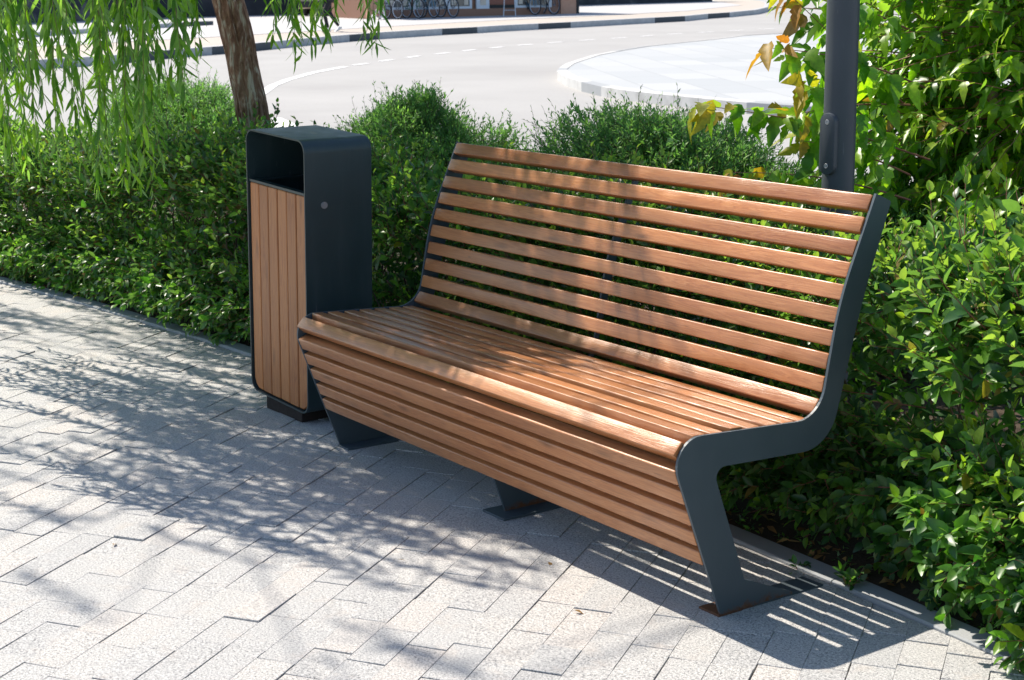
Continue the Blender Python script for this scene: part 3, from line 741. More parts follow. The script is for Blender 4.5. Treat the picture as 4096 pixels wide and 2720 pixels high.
# ------------------------------------------------------------------ SPIREA MOUNDS behind the hedge
def spirea(cx, cy, rx, ry, hz, label, n=3300, seed=0):
    s_ = thing("spirea_bush", (cx, cy, 0), label, "bush", "fine leaved spirea bushes behind the hedge")
    u = rng.uniform(0, 2 * np.pi, n); w = rng.uniform(0.0, 1.0, n) ** 0.8
    ph = w * 1.45
    D = np.stack([np.sin(ph) * np.cos(u), np.sin(ph) * np.sin(u), np.cos(ph)], -1)
    n_sh = n; rr = rng.uniform(0.62, 0.95, n)[:, None]
    bump = 1 + 0.16 * vnoise(D[:, 0], D[:, 1], D[:, 2], 2.6, seed * 3.3)[:, None]
    B = D * np.array([rx, ry, hz * 0.88]) * rr * bump
    dirs = nrm(D * np.array([1, 1, 0.7]) + np.array([0, 0, 0.25]) + rng.normal(0, 0.42, (n, 3)))
    Lm = (rx + ry + hz) / 3
    ln = np.clip((1.02 - rr[:, 0]) * Lm * rng.uniform(0.7, 1.2, n), 0.10, 0.36)
    S, lp, la, lu, ls = shoots(B, dirs, ln, 4, rng.normal(0, 0.14, (n, 3)), 20, 0.036, 1.1, 0.5, 0.4)
    # whippy twigs that break the outline, sparse leaves
    m = 16; iu = rng.choice(n, m)
    S2, lp2, la2, lu2, ls2 = shoots(B[iu] + dirs[iu] * ln[iu][:, None] * 0.8, nrm(dirs[iu] + rng.normal(0, 0.25, (m, 3))), rng.uniform(0.10, 0.22, m), 4, rng.normal(0, 0.2, (m, 3)), 13, 0.024, 0.6, 0.3, 0.5)
    leaves("foliage", T_SPI, np.concatenate([lp, lp2]), np.concatenate([la, la2]), np.concatenate([lu, lu2]), np.concatenate([ls, ls2]), M['spirea'], s_)
    stems("twigs", np.concatenate([S, S2]), [0.0016, 0.0013, 0.001, 0.0006], M['twig'], s_)
    k_ = 26; t = np.linspace(0, 1, 5)[None, :, None]; Dk = D[rng.choice(n, k_)]
    stems("stems", np.concatenate([np.zeros((k_, 1, 3)) + rng.normal(0, 0.06, (k_, 1, 3)) * np.array([1, 1, 0])], 0) + Dk[:, None, :] * np.array([rx, ry, hz]) * t * 0.7, [0.008, 0.006, 0.005, 0.003, 0.002], M['twig'], s_, 5)
    return s_
spirea(-2.25, 1.75, 1.0, 0.66, 1.14, "fine leaved spirea mound rising between the litter bin and the bench top", seed=1, n=3300)
spirea(-0.42, 1.85, 1.15, 0.66, 1.22, "widest fine leaved spirea mound, rising behind the middle of the bench back", seed=2, n=4200)
spirea(-5.0, 1.6, 1.25, 0.65, 1.14, "fine leaved spirea mound under the willow, left of the trunk", seed=3, n=3600)
spirea(0.42, 2.35, 0.45, 0.4, 0.98, "small spirea mound at the left foot of the lamp post, half behind maple leaves", seed=4, n=1100)

# ------------------------------------------------------------------ WILLOW
TR = Vector((-2.91, 1.16, 0))
wil = thing("willow_tree", TR, "willow tree with furrowed brown trunk and hanging leafy twigs over the hedge", "tree")
off = np.array(TR)
tp = [Vector((0.04, 0, -0.05)), Vector((0.0, 0, 0.3)), Vector((-0.03, 0.0, 0.8)), Vector((-0.09, -0.05, 1.3)), Vector((-0.17, -0.12, 1.8)), Vector((-0.28, -0.2, 2.5))]
trr = [0.105, 0.092, 0.085, 0.080, 0.078, 0.074]
def spline(ps, n):
    out = []
    for i in range(n):
        t = i / (n - 1) * (len(ps) - 1); k_ = min(int(t), len(ps) - 2); f = t - k_
        p0 = ps[max(k_ - 1, 0)]; p1 = ps[k_]; p2 = ps[k_ + 1]; p3 = ps[min(k_ + 2, len(ps) - 1)]
        out.append(0.5 * ((2 * p1) + (p2 - p0) * f + (2 * p0 - 5 * p1 + 4 * p2 - p3) * f * f + (3 * p1 - p0 - 3 * p2 + p3) * f ** 3))
    return out
ctr = spline(tp, 150); rs = np.interp(np.linspace(0, 1, 150), np.linspace(0, 1, 6), trr)
SEG = 72; vs = []; fs = []
for i, c in enumerate(ctr):
    for j in range(SEG):
        a = 2 * math.pi * j / SEG; d = Vector((math.cos(a), math.sin(a), 0))
        q = Vector((math.cos(a) * 2.6 + c.z * 0.5, math.sin(a) * 2.6, c.z * 2.0))
        rdg = noise.fractal(Vector((q.x * 1.9, q.y * 1.9, q.z * 0.9)), 0.8, 2.1, 4)
        kn = 0
        for (ka, kz, kr) in ((R_(-60), 1.18, 0.12), (R_(-38), 0.86, 0.1)):
            dd = math.hypot((a - ka + math.pi) % (2 * math.pi) - math.pi, (c.z - kz) * 9); kn += 0.012 * math.exp(-(dd / 0.5) ** 2)
        r = rs[i] * (1 + 0.15 * rdg) + kn + 0.006 * noise.noise(q * 0.5)
        vs.append(c + d * r)
for i in range(len(ctr) - 1):
    for j in range(SEG): fs.append((i * SEG + j, i * SEG + (j + 1) % SEG, (i + 1) * SEG + (j + 1) % SEG, (i + 1) * SEG + j))
mb = MB(); mb.add(vs, fs); mb.build("trunk", M['bark'], wil, smooth=60)
# limbs arch out of the trunk head, branchlets carry hanging twigs
mb = MB(); limb_pts = []
head = ctr[-1]
NL = 11
for k_ in range(NL):
    a = 2 * math.pi * k_ / NL + random.uniform(-0.25, 0.25); reach = random.uniform(1.5, 2.2); rise = random.uniform(0.9, 2.0)
    base = ctr[int(149 - random.uniform(0, 22))]
    pts = [base + Vector((math.cos(a) * reach * t, math.sin(a) * reach * t, rise * math.sin(min(t, 1) * 2.2))) + Vector((random.gauss(0, .05), random.gauss(0, .05), 0)) * (t > 0) for t in (0, 0.2, 0.4, 0.6, 0.8, 1.0)]
    pp = spline(pts, 16); mb.tube(pp, [0.05 * (1 - i / 15) + 0.008 for i in range(16)], 8); limb_pts += pp[4:]
mb.build("limb", M['bark'], wil, smooth=60)
LPn = np.array([tuple(p) for p in limb_pts])
K1 = np.array(CAM); Rn = np.array(CR); Un = np.array(CU); Wn = np.array(CW)
def pix(P):                                                        # only used to choose how low the tree's outer twigs hang
    d = P - K1; z = d @ Wn; return 2048 + 6515.8 * (d @ Rn) / z, 1360 - 6515.8 * (d @ Un) / z, z
env_x = [-400, 0, 60, 150, 250, 330, 450, 520, 620, 700, 780, 850, 900, 1060, 1100, 1160, 1300, 1420, 1500, 1540]
env_y = [900, 760, 480, 330, 640, 900, 720, 860, 560, 430, 330, 190, 60, 20, 170, 270, 290, 250, 210, -80]
twig_end = []
def strand_low(x, y):
    """height at which a twig hanging over (x, y) ends"""
    px, _, z = pix(np.array([x, y, 1.3]))
    if z < 5.0 or px > 1540: return None
    py = np.interp(px, env_x, env_y)
    d = Wn + Rn * (px - 2048) / 6515.8 + Un * (1360 - py) / 6515.8
    return float((K1 + d * z)[2])
str_P = []; sub_P = []; cand = []
# (1) outer curtain in view, (2) the rest of the crown, ending above head height
clus = []
for _ in range(40):
    r = 2.6 * math.sqrt(random.random()); a = random.uniform(0, 2 * math.pi); clus.append((TR.x - 0.2 + r * math.cos(a) * 1.08, TR.y - 0.45 + r * math.sin(a), random.uniform(0, 1.1)))
for _ in range(7): clus.append((random.uniform(-2.0, -0.95), random.uniform(-0.45, 0.05), random.uniform(0, 0.4)))  # extra crown clumps above view, placed to dapple the bench's left half
for _ in range(13): clus.append((random.uniform(-5.3, -2.2), random.uniform(0.05, 0.95), random.uniform(0, 0.6)))  # more unseen crown clumps, added so their shade falls on the left hedge
for q_ in range(5200):
    if q_ % 2:
        c_ = random.choice(clus); x = c_[0] + random.gauss(0, 0.24); y = c_[1] + random.gauss(0, 0.24); zo = c_[2]
        r = math.hypot(x - TR.x + 0.15, y - TR.y + 0.45)
    else:
        r = 2.75 * math.sqrt(random.random()); a = random.uniform(0, 2 * math.pi); zo = None
        x = TR.x - 0.15 + r * math.cos(a) * 1.08; y = TR.y - 0.45 + r * math.sin(a)
    cand.append((x, y, r, zo))
nview = 0; ncan = 0
for x, y, r, zo in cand:
    low = strand_low(x, y); e = None
    px, _, z = pix(np.array([x, y, 1.3]))
    if zo is None and low is not None and 5.2 < z < 7.6 and -500 < px < 1530 and nview < 150:
        dens = (0.46 if not 90 < px < 210 else 0.2) if px < 850 else (0.55 if px > 1080 else 0.06)
        if random.random() > dens: continue
        jit = random.random() ** 0.8
        e = low + jit * random.uniform(0.0, 0.8)
        nview += 1
    elif zo is not None and ncan < 680 and y < TR.y + 1.6:
        e = 1.9 + zo + random.uniform(0.0, 0.6)
        ncan += 1
    if e is None: continue
    e = max(e, 0.62)
    topz = (2.35 if zo is None else 2.9) + 0.9 * math.cos(min(1.0, r / 2.9) * 1.45) + random.uniform(-0.25, 0.35)
    if topz - e < 0.45: topz = e + random.uniform(0.45, 0.9)
    xs_b = x + 0.8 * (topz - 0.75); ys_b = y + 0.19 * (topz - 0.75)      # keep the sunny end of the bench out of the crown's shade
    if xs_b > 1.0 and ys_b > -0.45: continue
    str_P.append((x, y, topz, e))
for _ in range(17):                                               # high outer sprays that throw the soft outlying shadows
    x = random.uniform(-4.9, -1.9); y = random.uniform(-2.5, -1.25); zt = random.uniform(4.0, 5.4); str_P.append((x, y, zt, zt - random.uniform(0.35, 0.7)))
SP = np.array(str_P); NS = len(SP)
K = 7; t = np.linspace(0, 1, K)[None, :, None]
top = np.stack([SP[:, 0], SP[:, 1], SP[:, 2]], -1); low = np.stack([SP[:, 0] + rng.normal(0, 0.05, NS), SP[:, 1] + rng.normal(0, 0.05, NS), SP[:, 3]], -1)
sway = rng.normal(0, 0.05, (NS, 1, 3)) * np.array([1, 1, 0]) * np.sin(t * 3.1)
poly = top[:, None, :] * (1 - t) + low[:, None, :] * t + sway
stems("twigs", poly - off, np.linspace(0.0032, 0.0009, K), M['stem_green'], wil, 4)
# branchlets from the limbs to each twig top
near_i = np.argmin(((LPn[None] + off - top[:, None, :]) ** 2).sum(-1) + 4 * (LPn[None, :, 2] + 0 > top[:, None, 2] + 0.5), 1)
bs = LPn[near_i] + off; t5 = np.linspace(0, 1, 6)[None, :, None]
arch = np.array([0, 0, 0.22]) * np.sin(t5 * 3.14)
stems("branchlets", bs[:, None, :] * (1 - t5) + top[:, None, :] * t5 + arch - off, np.linspace(0.008, 0.0032, 6), M['stem_green'], wil, 5)
lp_, la_, lu_, ls_ = [], [], [], []
for i in range(NS):
    Ltot = SP[i, 2] - SP[i, 3]; n = int(Ltot / 0.0225)
    tt = (np.arange(n) + rng.uniform(0, 1, n)) / n
    seg_f = tt * (K - 1); k0 = np.clip(seg_f.astype(int), 0, K - 2); fr = (seg_f - k0)[:, None]
    pos = poly[i][k0] * (1 - fr) + poly[i][k0 + 1] * fr
    ph = np.arange(n) * 2.4 + rng.uniform(0, 6)
    rad = np.stack([np.cos(ph), np.sin(ph), np.zeros(n)], -1)
    sp = np.clip(rng.normal(0.46, 0.26, n), 0.08, 1.3)[:, None]
    lp_.append(pos); la_.append(rad * np.sin(sp) + np.array([0, 0, -1.0]) * np.cos(sp)); lu_.append(rad * 0.8 + np.array([0, 0, 0.5]) + rng.normal(0, 0.45, (n, 3)))
    ls_.append(rng.uniform(0.08, 0.135, n) * (1 - 0.35 * tt ** 4))
leaves("foliage", T_WIL, np.concatenate(lp_) - off, np.concatenate(la_), np.concatenate(lu_), np.concatenate(ls_), M['willow'], wil, 1.12)

# ------------------------------------------------------------------ MAPLE SHRUB on the right
_mp = CAM + CW * 6.6 + CR * ((4250 - 2048) / 6515.8 * 6.6); MP = Vector((_mp.x, _mp.y, 0))
mpl = thing("maple_shrub", MP, "tall bright green maple shrub with lobed leaves and red stalks, right of the lamp post", "shrub")
off = np.array(MP)
mb = MB(); br_pts = []; br_dir = []
for k_ in range(15):
    a = random.uniform(0, 2 * math.pi); reach = random.uniform(0.2, 0.7); hgt = random.uniform(1.1, 2.5)
    b0 = Vector((random.gauss(0, .08), random.gauss(0, .08), -0.03))
    p = [b0 + Vector((math.cos(a) * reach * t ** 1.3, math.sin(a) * reach * t ** 1.3, hgt * t)) for t in (0, 0.25, 0.5, 0.75, 1)]
    pp = spline(p, 18); mb.tube(pp, [0.012 * (1 - i / 17) + 0.003 for i in range(18)], 6)
    for i in range(4, 18):
        br_pts.append(tuple(pp[i])); br_dir.append(tuple((pp[i] - pp[i - 1]).normalized()))
BP = np.array(br_pts); BDr = np.array(br_dir)
# side shoots through the crown
n = 1650
u = nrm(rng.normal(0, 1, (n, 3))); rr = rng.uniform(0.35, 0.95, n)[:, None]
Cc = np.array(CAM) + np.array(CW) * 6.75 + np.array(CR) * ((4170 - 2048) / 6515.8 * 6.75) - np.array(MP); Cc[2] = 1.3
lat = np.array([L2.x, L2.y, 0.0]); dep = np.array([G2.x, G2.y, 0.0]); zz_ = np.array([0, 0, 1.0])
B = u[:, 0:1] * rr * 0.78 * lat + u[:, 1:2] * rr * 0.80 * dep + u[:, 2:3] * rr * 1.15 * zz_ + Cc
d = u + rng.normal(0, 0.45, (n, 3)) + np.array([0.2, -0.25, 0.15])
ln = rng.uniform(0.20, 0.45, n)
S, lp, la, lu, ls = shoots(B, d, ln, 5, np.array([0, 0, -0.15]) + rng.normal(0, 0.12, (n, 3)), 9, 0.105, 0.95, 0.7, 0.35, 0.15); tm = LAST_T + rng.normal(0, 0.12, len(lp)) > 0.78
la = nrm(la + np.array([0, 0, -0.55]))
# three long sprays reaching left past the lamp post over the spirea
spr = []
def spray(p0, p1, sag, nleaf):
    p0 = np.array(p0); p1 = np.array(p1)
    t = np.linspace(0, 1, 9)[:, None]; poly = p0 * (1 - t) + p1 * t + np.array([0, 0, 1.0]) * sag * np.sin(t * 3.14)
    spr.append(poly)
    tt = np.linspace(0.12, 1.0, nleaf); f = tt * 8; k0 = np.clip(f.astype(int), 0, 7); fr = (f - k0)[:, None]
    pos = poly[k0] * (1 - fr) + poly[k0 + 1] * fr; dr = nrm(p1 - p0)
    th_ = rng.uniform(0, 6.28, nleaf)[:, None]; sd_ = nrm(np.cross(dr, np.array([0, 0, 1.0]))); ud = np.cross(sd_, dr)
    rad = np.cos(th_) * sd_ + np.sin(th_) * ud * 0.7
    ax = dr * rng.uniform(0.1, 0.7, (nleaf, 1)) + rad * 0.55 + np.array([0, 0, -0.62]) * rng.uniform(0.4, 1.3, (nleaf, 1))
    pos = pos + rad * rng.uniform(0.01, 0.035, (nleaf, 1))
    return pos, ax, rng.normal(0, 0.55, (nleaf, 3)) + np.array([0.3, -0.4, 0.7]), rng.uniform(0.075, 0.125, nleaf), np.clip(tt + rng.normal(0, 0.06, nleaf), 0, 1)
def atpx(px, py, D): return (K1 + (Wn + Rn * (px - 2048) / 6515.8 + Un * (1360 - py) / 6515.8) * D) - off
sprays = [spray(atpx(3720, 640, 6.0), atpx(2790, 420, 5.55), 0.03, 46), spray(atpx(3700, 350, 6.0), atpx(3060, 190, 5.6), 0.03, 36),
          spray(atpx(3620, 420, 6.0), atpx(3150, -30, 5.7), 0.0, 30), spray(atpx(3640, 800, 5.9), atpx(2930, 690, 5.5), 0.03, 30), spray(atpx(3600, 560, 6.0), atpx(3170, 330, 5.65), 0.02, 28),
          spray(atpx(3640, 120, 6.0), atpx(3080, -140, 5.65), 0.0, 28), spray(atpx(3640, 420, 6.0), atpx(3130, 470, 5.7), 0.02, 28), spray(atpx(3640, 700, 6.0), atpx(3190, 560, 5.75), 0.02, 26)]
sp_pos = np.concatenate([s_[0] for s_ in sprays]); sp_ax = np.concatenate([s_[1] for s_ in sprays]); sp_up = np.concatenate([s_[2] for s_ in sprays]); sp_s = np.concatenate([s_[3] for s_ in sprays]); sp_t = np.concatenate([s_[4] for s_ in sprays])
yel = sp_t > 0.90
leaves("foliage", T_MAP, np.concatenate([lp[~tm], sp_pos[~yel]]), np.concatenate([la[~tm], sp_ax[~yel]]), np.concatenate([lu[~tm], sp_up[~yel]]), np.concatenate([ls[~tm], sp_s[~yel]]), M['maple'], mpl)
leaves("young_leaves", T_MAP, lp[tm], la[tm], lu[tm], ls[tm], M['maple_new'], mpl)
leaves("autumn_leaves", T_MAP, sp_pos[yel], sp_ax[yel], sp_up[yel], sp_s[yel], M['maple_yellow'], mpl)["label"] = "yellow and rust coloured leaves at the tips of the twigs"
# dense inner leaves so that the crown closes
nc = 1500; r = rng.uniform(0, 1, nc) ** 0.5; a = rng.uniform(0, 6.28, nc); zc = rng.uniform(0.25, 2.3, nc)
Pc = Cc[None] * np.array([1, 1, 0]) + (r * np.cos(a) * 0.8)[:, None] * lat + (r * np.sin(a) * 0.75)[:, None] * dep + zc[:, None] * zz_
leaves("inner_foliage", T_MAP, Pc, rng.normal(0, 0.6, (nc, 3)) + np.array([0.2, -0.2, -0.5]), rng.normal(0, 0.5, (nc, 3)) + np.array([0.2, -0.2, 0.8]), rng.uniform(0.06, 0.09, nc), M['maple'], mpl)
mb.build("branches", M['twig'], mpl, smooth=60)
stems("twigs", np.concatenate([S]), [0.003, 0.0025, 0.002, 0.0015, 0.001], M['stem_red'], mpl, 4)
stems("sprays", np.array(spr), np.linspace(0.0042, 0.001, 9), M['stem_red'], mpl, 5)
# hanging seed clusters
nsd = 46; ixs = rng.integers(0, n, nsd); cp = S[ixs, 3]; pos = []; ax = []
for c in cp:
    for _ in range(16): pos.append(c + rng.normal(0, 0.028, 3) + np.array([0, 0, -0.03])); ax.append(rng.normal(0, 0.6, 3) + np.array([0, 0, -1.0]))
leaves("seeds", T_SAM, np.array(pos), np.array(ax), rng.normal(0, 1, (len(pos), 3)), rng.uniform(0.018, 0.028, len(pos)), M['samara'], mpl)["kind"] = "stuff"

# ------------------------------------------------------------------ ROAD SCENE beyond the planting
def lift(pts, off): return [(x, y, gz(x, y) + off) for x, y in pts]
def ribbon(name, centre, width, off, mat):
    mb = MB(); L_ = []; Rr = []
    for i, p in enumerate(centre):
        a = Vector(centre[max(i - 1, 0)]); b = Vector(centre[min(i + 1, len(centre) - 1)])
        t = (b - a).normalized(); n = Vector((-t.y, t.x)); w = width / 2
        L_.append(Vector(p) + n * w); Rr.append(Vector(p) - n * w)
    for i in range(len(centre) - 1):
        mb.add(lift([L_[i], Rr[i], Rr[i + 1], L_[i + 1]], off), [(0, 1, 2, 3)])
    return struct(mb.build(name, mat))
solid = [(-12.6, 4.6), (-13.4, 5.7), (-15.0, 7.2), (-17.92, 8.5), (-19.81, 9.69), (-21.0, 10.58), (-22.37, 11.76), (-23.12, 12.54), (-23.76, 13.26)]
solid = [(-17.2, 7.9)] + solid[3:]
ribbon("road_line", solid, 0.16, -0.014, M['linepaint'])
ribbon("road_line", [(-14.1, 6.75), (-13.3, 6.5), (-12.7, 6.3)], 0.34, -0.014, M['linepaint'])
dash_c = [(-24.1, 13.6), (-24.4, 14.1), (-24.9, 14.65), (-25.3, 15.2), (-25.65, 15.7), (-26.1, 16.3), (-26.5, 17.0), (-27.0, 17.8), (-27.45, 18.5), (-28.0, 19.45), (-28.4, 20.2), (-28.75, 20.9), (-29.1, 21.7), (-29.45, 22.6), (-29.8, 23.6), (-30.1, 24.6), (-30.4, 25.7), (-30.75, 26.7), (-31.1, 27.7), (-31.4, 28.8), (-31.6, 30.1), (-31.9, 31.8), (-32.1, 33.4), (-32.2, 35.0)]
cum = [0]
for a, b in zip(dash_c[:-1], dash_c[1:]): cum.append(cum[-1] + math.hypot(b[0] - a[0], b[1] - a[1]))
def on_dash(s): return (float(np.interp(s, cum, [p[0] for p in dash_c])), float(np.interp(s, cum, [p[1] for p in dash_c])))
s = 0.0
while s < cum[-1] - 1:
    ribbon("road_dash", [on_dash(s), on_dash(s + 0.35), on_dash(s + 0.7)], 0.13, -0.014, M['linepaint']); s += 1.45

# raised white traffic island with painted kerb
isl = [(-26.44, 27.43), (-26.29, 26.11), (-25.11, 23.94), (-24.44, 22.44), (-23.67, 20.8), (-22.33, 18.82), (-21.33, 17.5), (-20.03, 16.11), (-19.36, 15.4), (-18.4, 14.55), (-17.75, 14.02), (-17.0, 13.55), (-16.26, 13.12), (-15.2, 12.61), (-14.18, 12.2), (-13.4, 11.99), (-12.6, 11.88), (-11.85, 11.80), (-11.2, 11.74), (-10.55, 11.72), (-9.6, 11.8), (-8.6, 12.1), (-7.4, 12.8), (-6, 14)]
isl_far = [(-4, 18), (-10, 30), (-20, 40), (-28, 42), (-27.6, 34)]
mb = MB()
ring = isl + isl_far
inn = []
for i, p in enumerate(ring):
    a = Vector(ring[i - 1]); b = Vector(ring[(i + 1) % len(ring)]); t = (b - a).normalized(); inn.append(Vector(p) + Vector((t.y, -t.x)) * -0.16 if False else Vector(p) + Vector((-t.y, t.x)) * 0.17)
mb.add([(x, y, gz(x, y) + 0.128) for x, y in inn], [tuple(range(len(inn)))])
o = mb.build("traffic_island", M['island']); struct(o)
bm = bmesh.new(); bm.from_mesh(o.data); bmesh.ops.triangulate(bm, faces=bm.faces); bmesh.ops.recalc_face_normals(bm, faces=bm.faces)
bm.to_mesh(o.data); bm.free()
mb = MB()
dark_idx = {9, 13, 19, 20, 4}
for i in range(len(ring)):
    j = (i + 1) % len(ring); a, b, a2, b2 = ring[i], ring[j], inn[i], inn[j]
    mi = 1 if i in dark_idx else 0
    za, zb = gz(*a), gz(*b)
    mb.add([(a[0], a[1], za - 0.03), (b[0], b[1], zb - 0.03), (b[0], b[1], zb + 0.125), (a[0], a[1], za + 0.125), (a2[0], a2[1], za + 0.135), (b2[0], b2[1], zb + 0.135)], [(0, 1, 2, 3), (3, 2, 5, 4)], mi)
struct(mb.build("kerb", [M['kerb_white2'], M['kerb_grey']]))

# far kerb in worn black and white, pavement behind it
kb = [(-25.0, -30.0, 0), (-26.3, -10.0, 0), (-27.2, 0.0, 0), (-27.41, 4.0, 1), (-27.41, 7.56, 1), (-27.6, 8.4, 0), (-28.1, 10.0, 0), (-28.35, 10.4, 1), (-29.2, 11.5, 1), (-29.75, 12.3, 0), (-30.3, 13.4, 1), (-31.0, 14.6, 1), (-31.75, 15.65, 0), (-32.94, 17.22, 0), (-34.2, 19.2, 1), (-34.97, 20.57, 0), (-36.05, 23.33, 1), (-36.4, 24.8, 0), (-37.0, 26.2, 0), (-37.39, 27.76, 1), (-37.75, 29.3, 0), (-38.6, 32.0, 0), (-39.2, 34.0, 1), (-39.7, 35.8, 0), (-41.2, 38.2, 1), (-41.9, 39.9, 0), (-43.83, 43.08, 0), (-46.67, 46.4, 0), (-51.95, 51.49, 0), (-56, 55, 0)]
mb = MB(); KH = 0.175
kin = []
for i, p in enumerate(kb):
    a = Vector(kb[max(i - 1, 0)][:2]); b = Vector(kb[min(i + 1, len(kb) - 1)][:2]); t = (b - a).normalized(); kin.append(Vector(p[:2]) + Vector((-t.y, t.x)) * 0.18)
for i in range(len(kb) - 1):
    a, b, a2, b2 = kb[i], kb[i + 1], kin[i], kin[i + 1]; za, zb = gz(a[0], a[1]), gz(b[0], b[1])
    mb.add([(a[0], a[1], za - 0.03), (b[0], b[1], zb - 0.03), (b[0], b[1], zb + KH - 0.01), (a[0], a[1], za + KH - 0.01), (a2.x, a2.y, za + KH), (b2.x, b2.y, zb + KH)], [(0, 1, 2, 3)], a[2])
    mb.add([(b[0], b[1], zb + KH - 0.01), (a[0], a[1], za + KH - 0.01), (a2.x, a2.y, za + KH), (b2.x, b2.y, zb + KH)], [(0, 1, 2, 3)], 2)
struct(mb.build("kerb", [M['kerb_white'], M['kerb_black'], M['palepave']]))
far_e = [(p.x + G2.x * 70, p.y + G2.y * 70) for p in kin]
struct(sheet_strip("pavement", [tuple(p) for p in kin], far_e, KH - 0.006, M['beige'], 6))
edge = [(-29.5, -30.0), (-31.5, -8.0), (-33.0, 3.0), (-33.1, 9.4), (-35.5, 15.8), (-36.1, 17.2), (-38.34, 22.1), (-40.2, 26.6), (-41.39, 30.07), (-42.2, 33.5), (-44.5, 40), (-50, 48)]
struct(sheet_strip("plaza", edge, [(a + G2.x * 60, b + G2.y * 60) for a, b in edge], KH + 0.002, M['palepave'], 6))
# low kerb piece further back on the left
mb = MB(); k2 = [(-39.06, 11.92, 0), (-40.6, 13.8, 0), (-42.09, 15.73, 0), (-43.3, 17.3, 0), (-44.0, 18.4, 1), (-45.0, 20.2, 1)]
for i in range(len(k2) - 1):
    a, b = k2[i], k2[i + 1]; za, zb = gz(a[0], a[1]) + KH, gz(b[0], b[1]) + KH
    nx = Vector((-(b[1] - a[1]), b[0] - a[0])).normalized() * 0.35
    mb.add([(a[0], a[1], za), (b[0], b[1], zb), (b[0], b[1], zb + 0.13), (a[0], a[1], za + 0.13), (a[0] + nx.x, a[1] + nx.y, za + 0.13), (b[0] + nx.x, b[1] + nx.y, zb + 0.13)], [(0, 1, 2, 3), (3, 2, 5, 4)], a[2])
struct(mb.build("kerb", [M['kerb_white'], M['kerb_black']]))

# dark stone wall behind, patchy
k = NT("dark_stone_wall"); v = k.coords()
n1 = k.noise(v, 0.9, 5, 0.6); n2 = k.noise(v, 14, 4)
c = k.ramp(n1, [(0.45, (0.028, 0.036, 0.048)), (0.58, (0.05, 0.06, 0.072)), (0.66, (0.16, 0.165, 0.17))]); c = k.mix(k.math('MULTIPLY', n2, 0.5), c, (0.03, 0.036, 0.045))
M['wall'] = k.done(k.bsdf(c, 0.8, 0.3, 0, n2, 0.4, 0.02))
wl = [(-41, -34), (-46, -12), (-50, 4), (-53.06, 17.46), (-54.94, 22.68), (-54.8, 27.4), (-55.5, 32), (-57.1, 44.6), (-57.6, 53.0)]
mb = MB()
for a, b in zip(wl[:-1], wl[1:]):
    t = (Vector(b) - Vector(a)).normalized(); n = Vector((-t.y, t.x)) * 0.5
    q = [a, b, (b[0] + n.x, b[1] + n.y), (a[0] + n.x, a[1] + n.y)]
    z0 = [gz(*p) for p in q]
    mb.add([(p[0], p[1], z) for p, z in zip(q, z0)] + [(p[0], p[1], z + 2.6) for p, z in zip(q, z0)], [(4, 5, 6, 7), (0, 1, 5, 4), (1, 2, 6, 5), (2, 3, 7, 6), (3, 0, 4, 7)])
tag(mb.build("wall", M['wall']), "long dark stone wall with pale patches at the back of the plaza, behind the kiosk", "wall")

# ------------------------------------------------------------------ KIOSK
M['kw'] = NT("x").m
k = NT("kiosk_planks"); v = k.coords("Object", (1, 5, 1)); nn = k.noise(v, 5, 4, 0.6)
c = k.mix(nn, (0.46, 0.25, 0.17), (0.66, 0.40, 0.28)); M['kw'] = k.done(k.bsdf(c, 0.65, 0.3))
M['kdark'] = plain("dark_brown_wood", (0.28, 0.15, 0.10), 0.6); M['kwhite'] = plain("pale_blue_frame", (0.62, 0.70, 0.78), 0.45)
M['glass'] = plain("shop_glass", (0.10, 0.12, 0.13), 0.08, 0.8, 0, 0.4, 1.2); M['redin'] = plain("reddish_interior", (0.26, 0.11, 0.08), 0.7)
M['roof'] = plain("kiosk_roof", (0.12, 0.10, 0.09), 0.7); M['card'] = plain("pale_display", (0.62, 0.58, 0.50), 0.6, 0.4, 0, 0.5, 3)
KO = Vector((-46.3, 26.7)); KE = Vector((-45.4, 35.35)); kd = (KE - KO).normalized(); KLn = (KE - KO).length
kz = gz(-46, 30) + KH
kiosk = thing("kiosk", (KO.x, KO.y, kz), "brown wooden kiosk with white framed windows and a row of bicycles in front", "kiosk", rz=math.atan2(kd.y, kd.x))
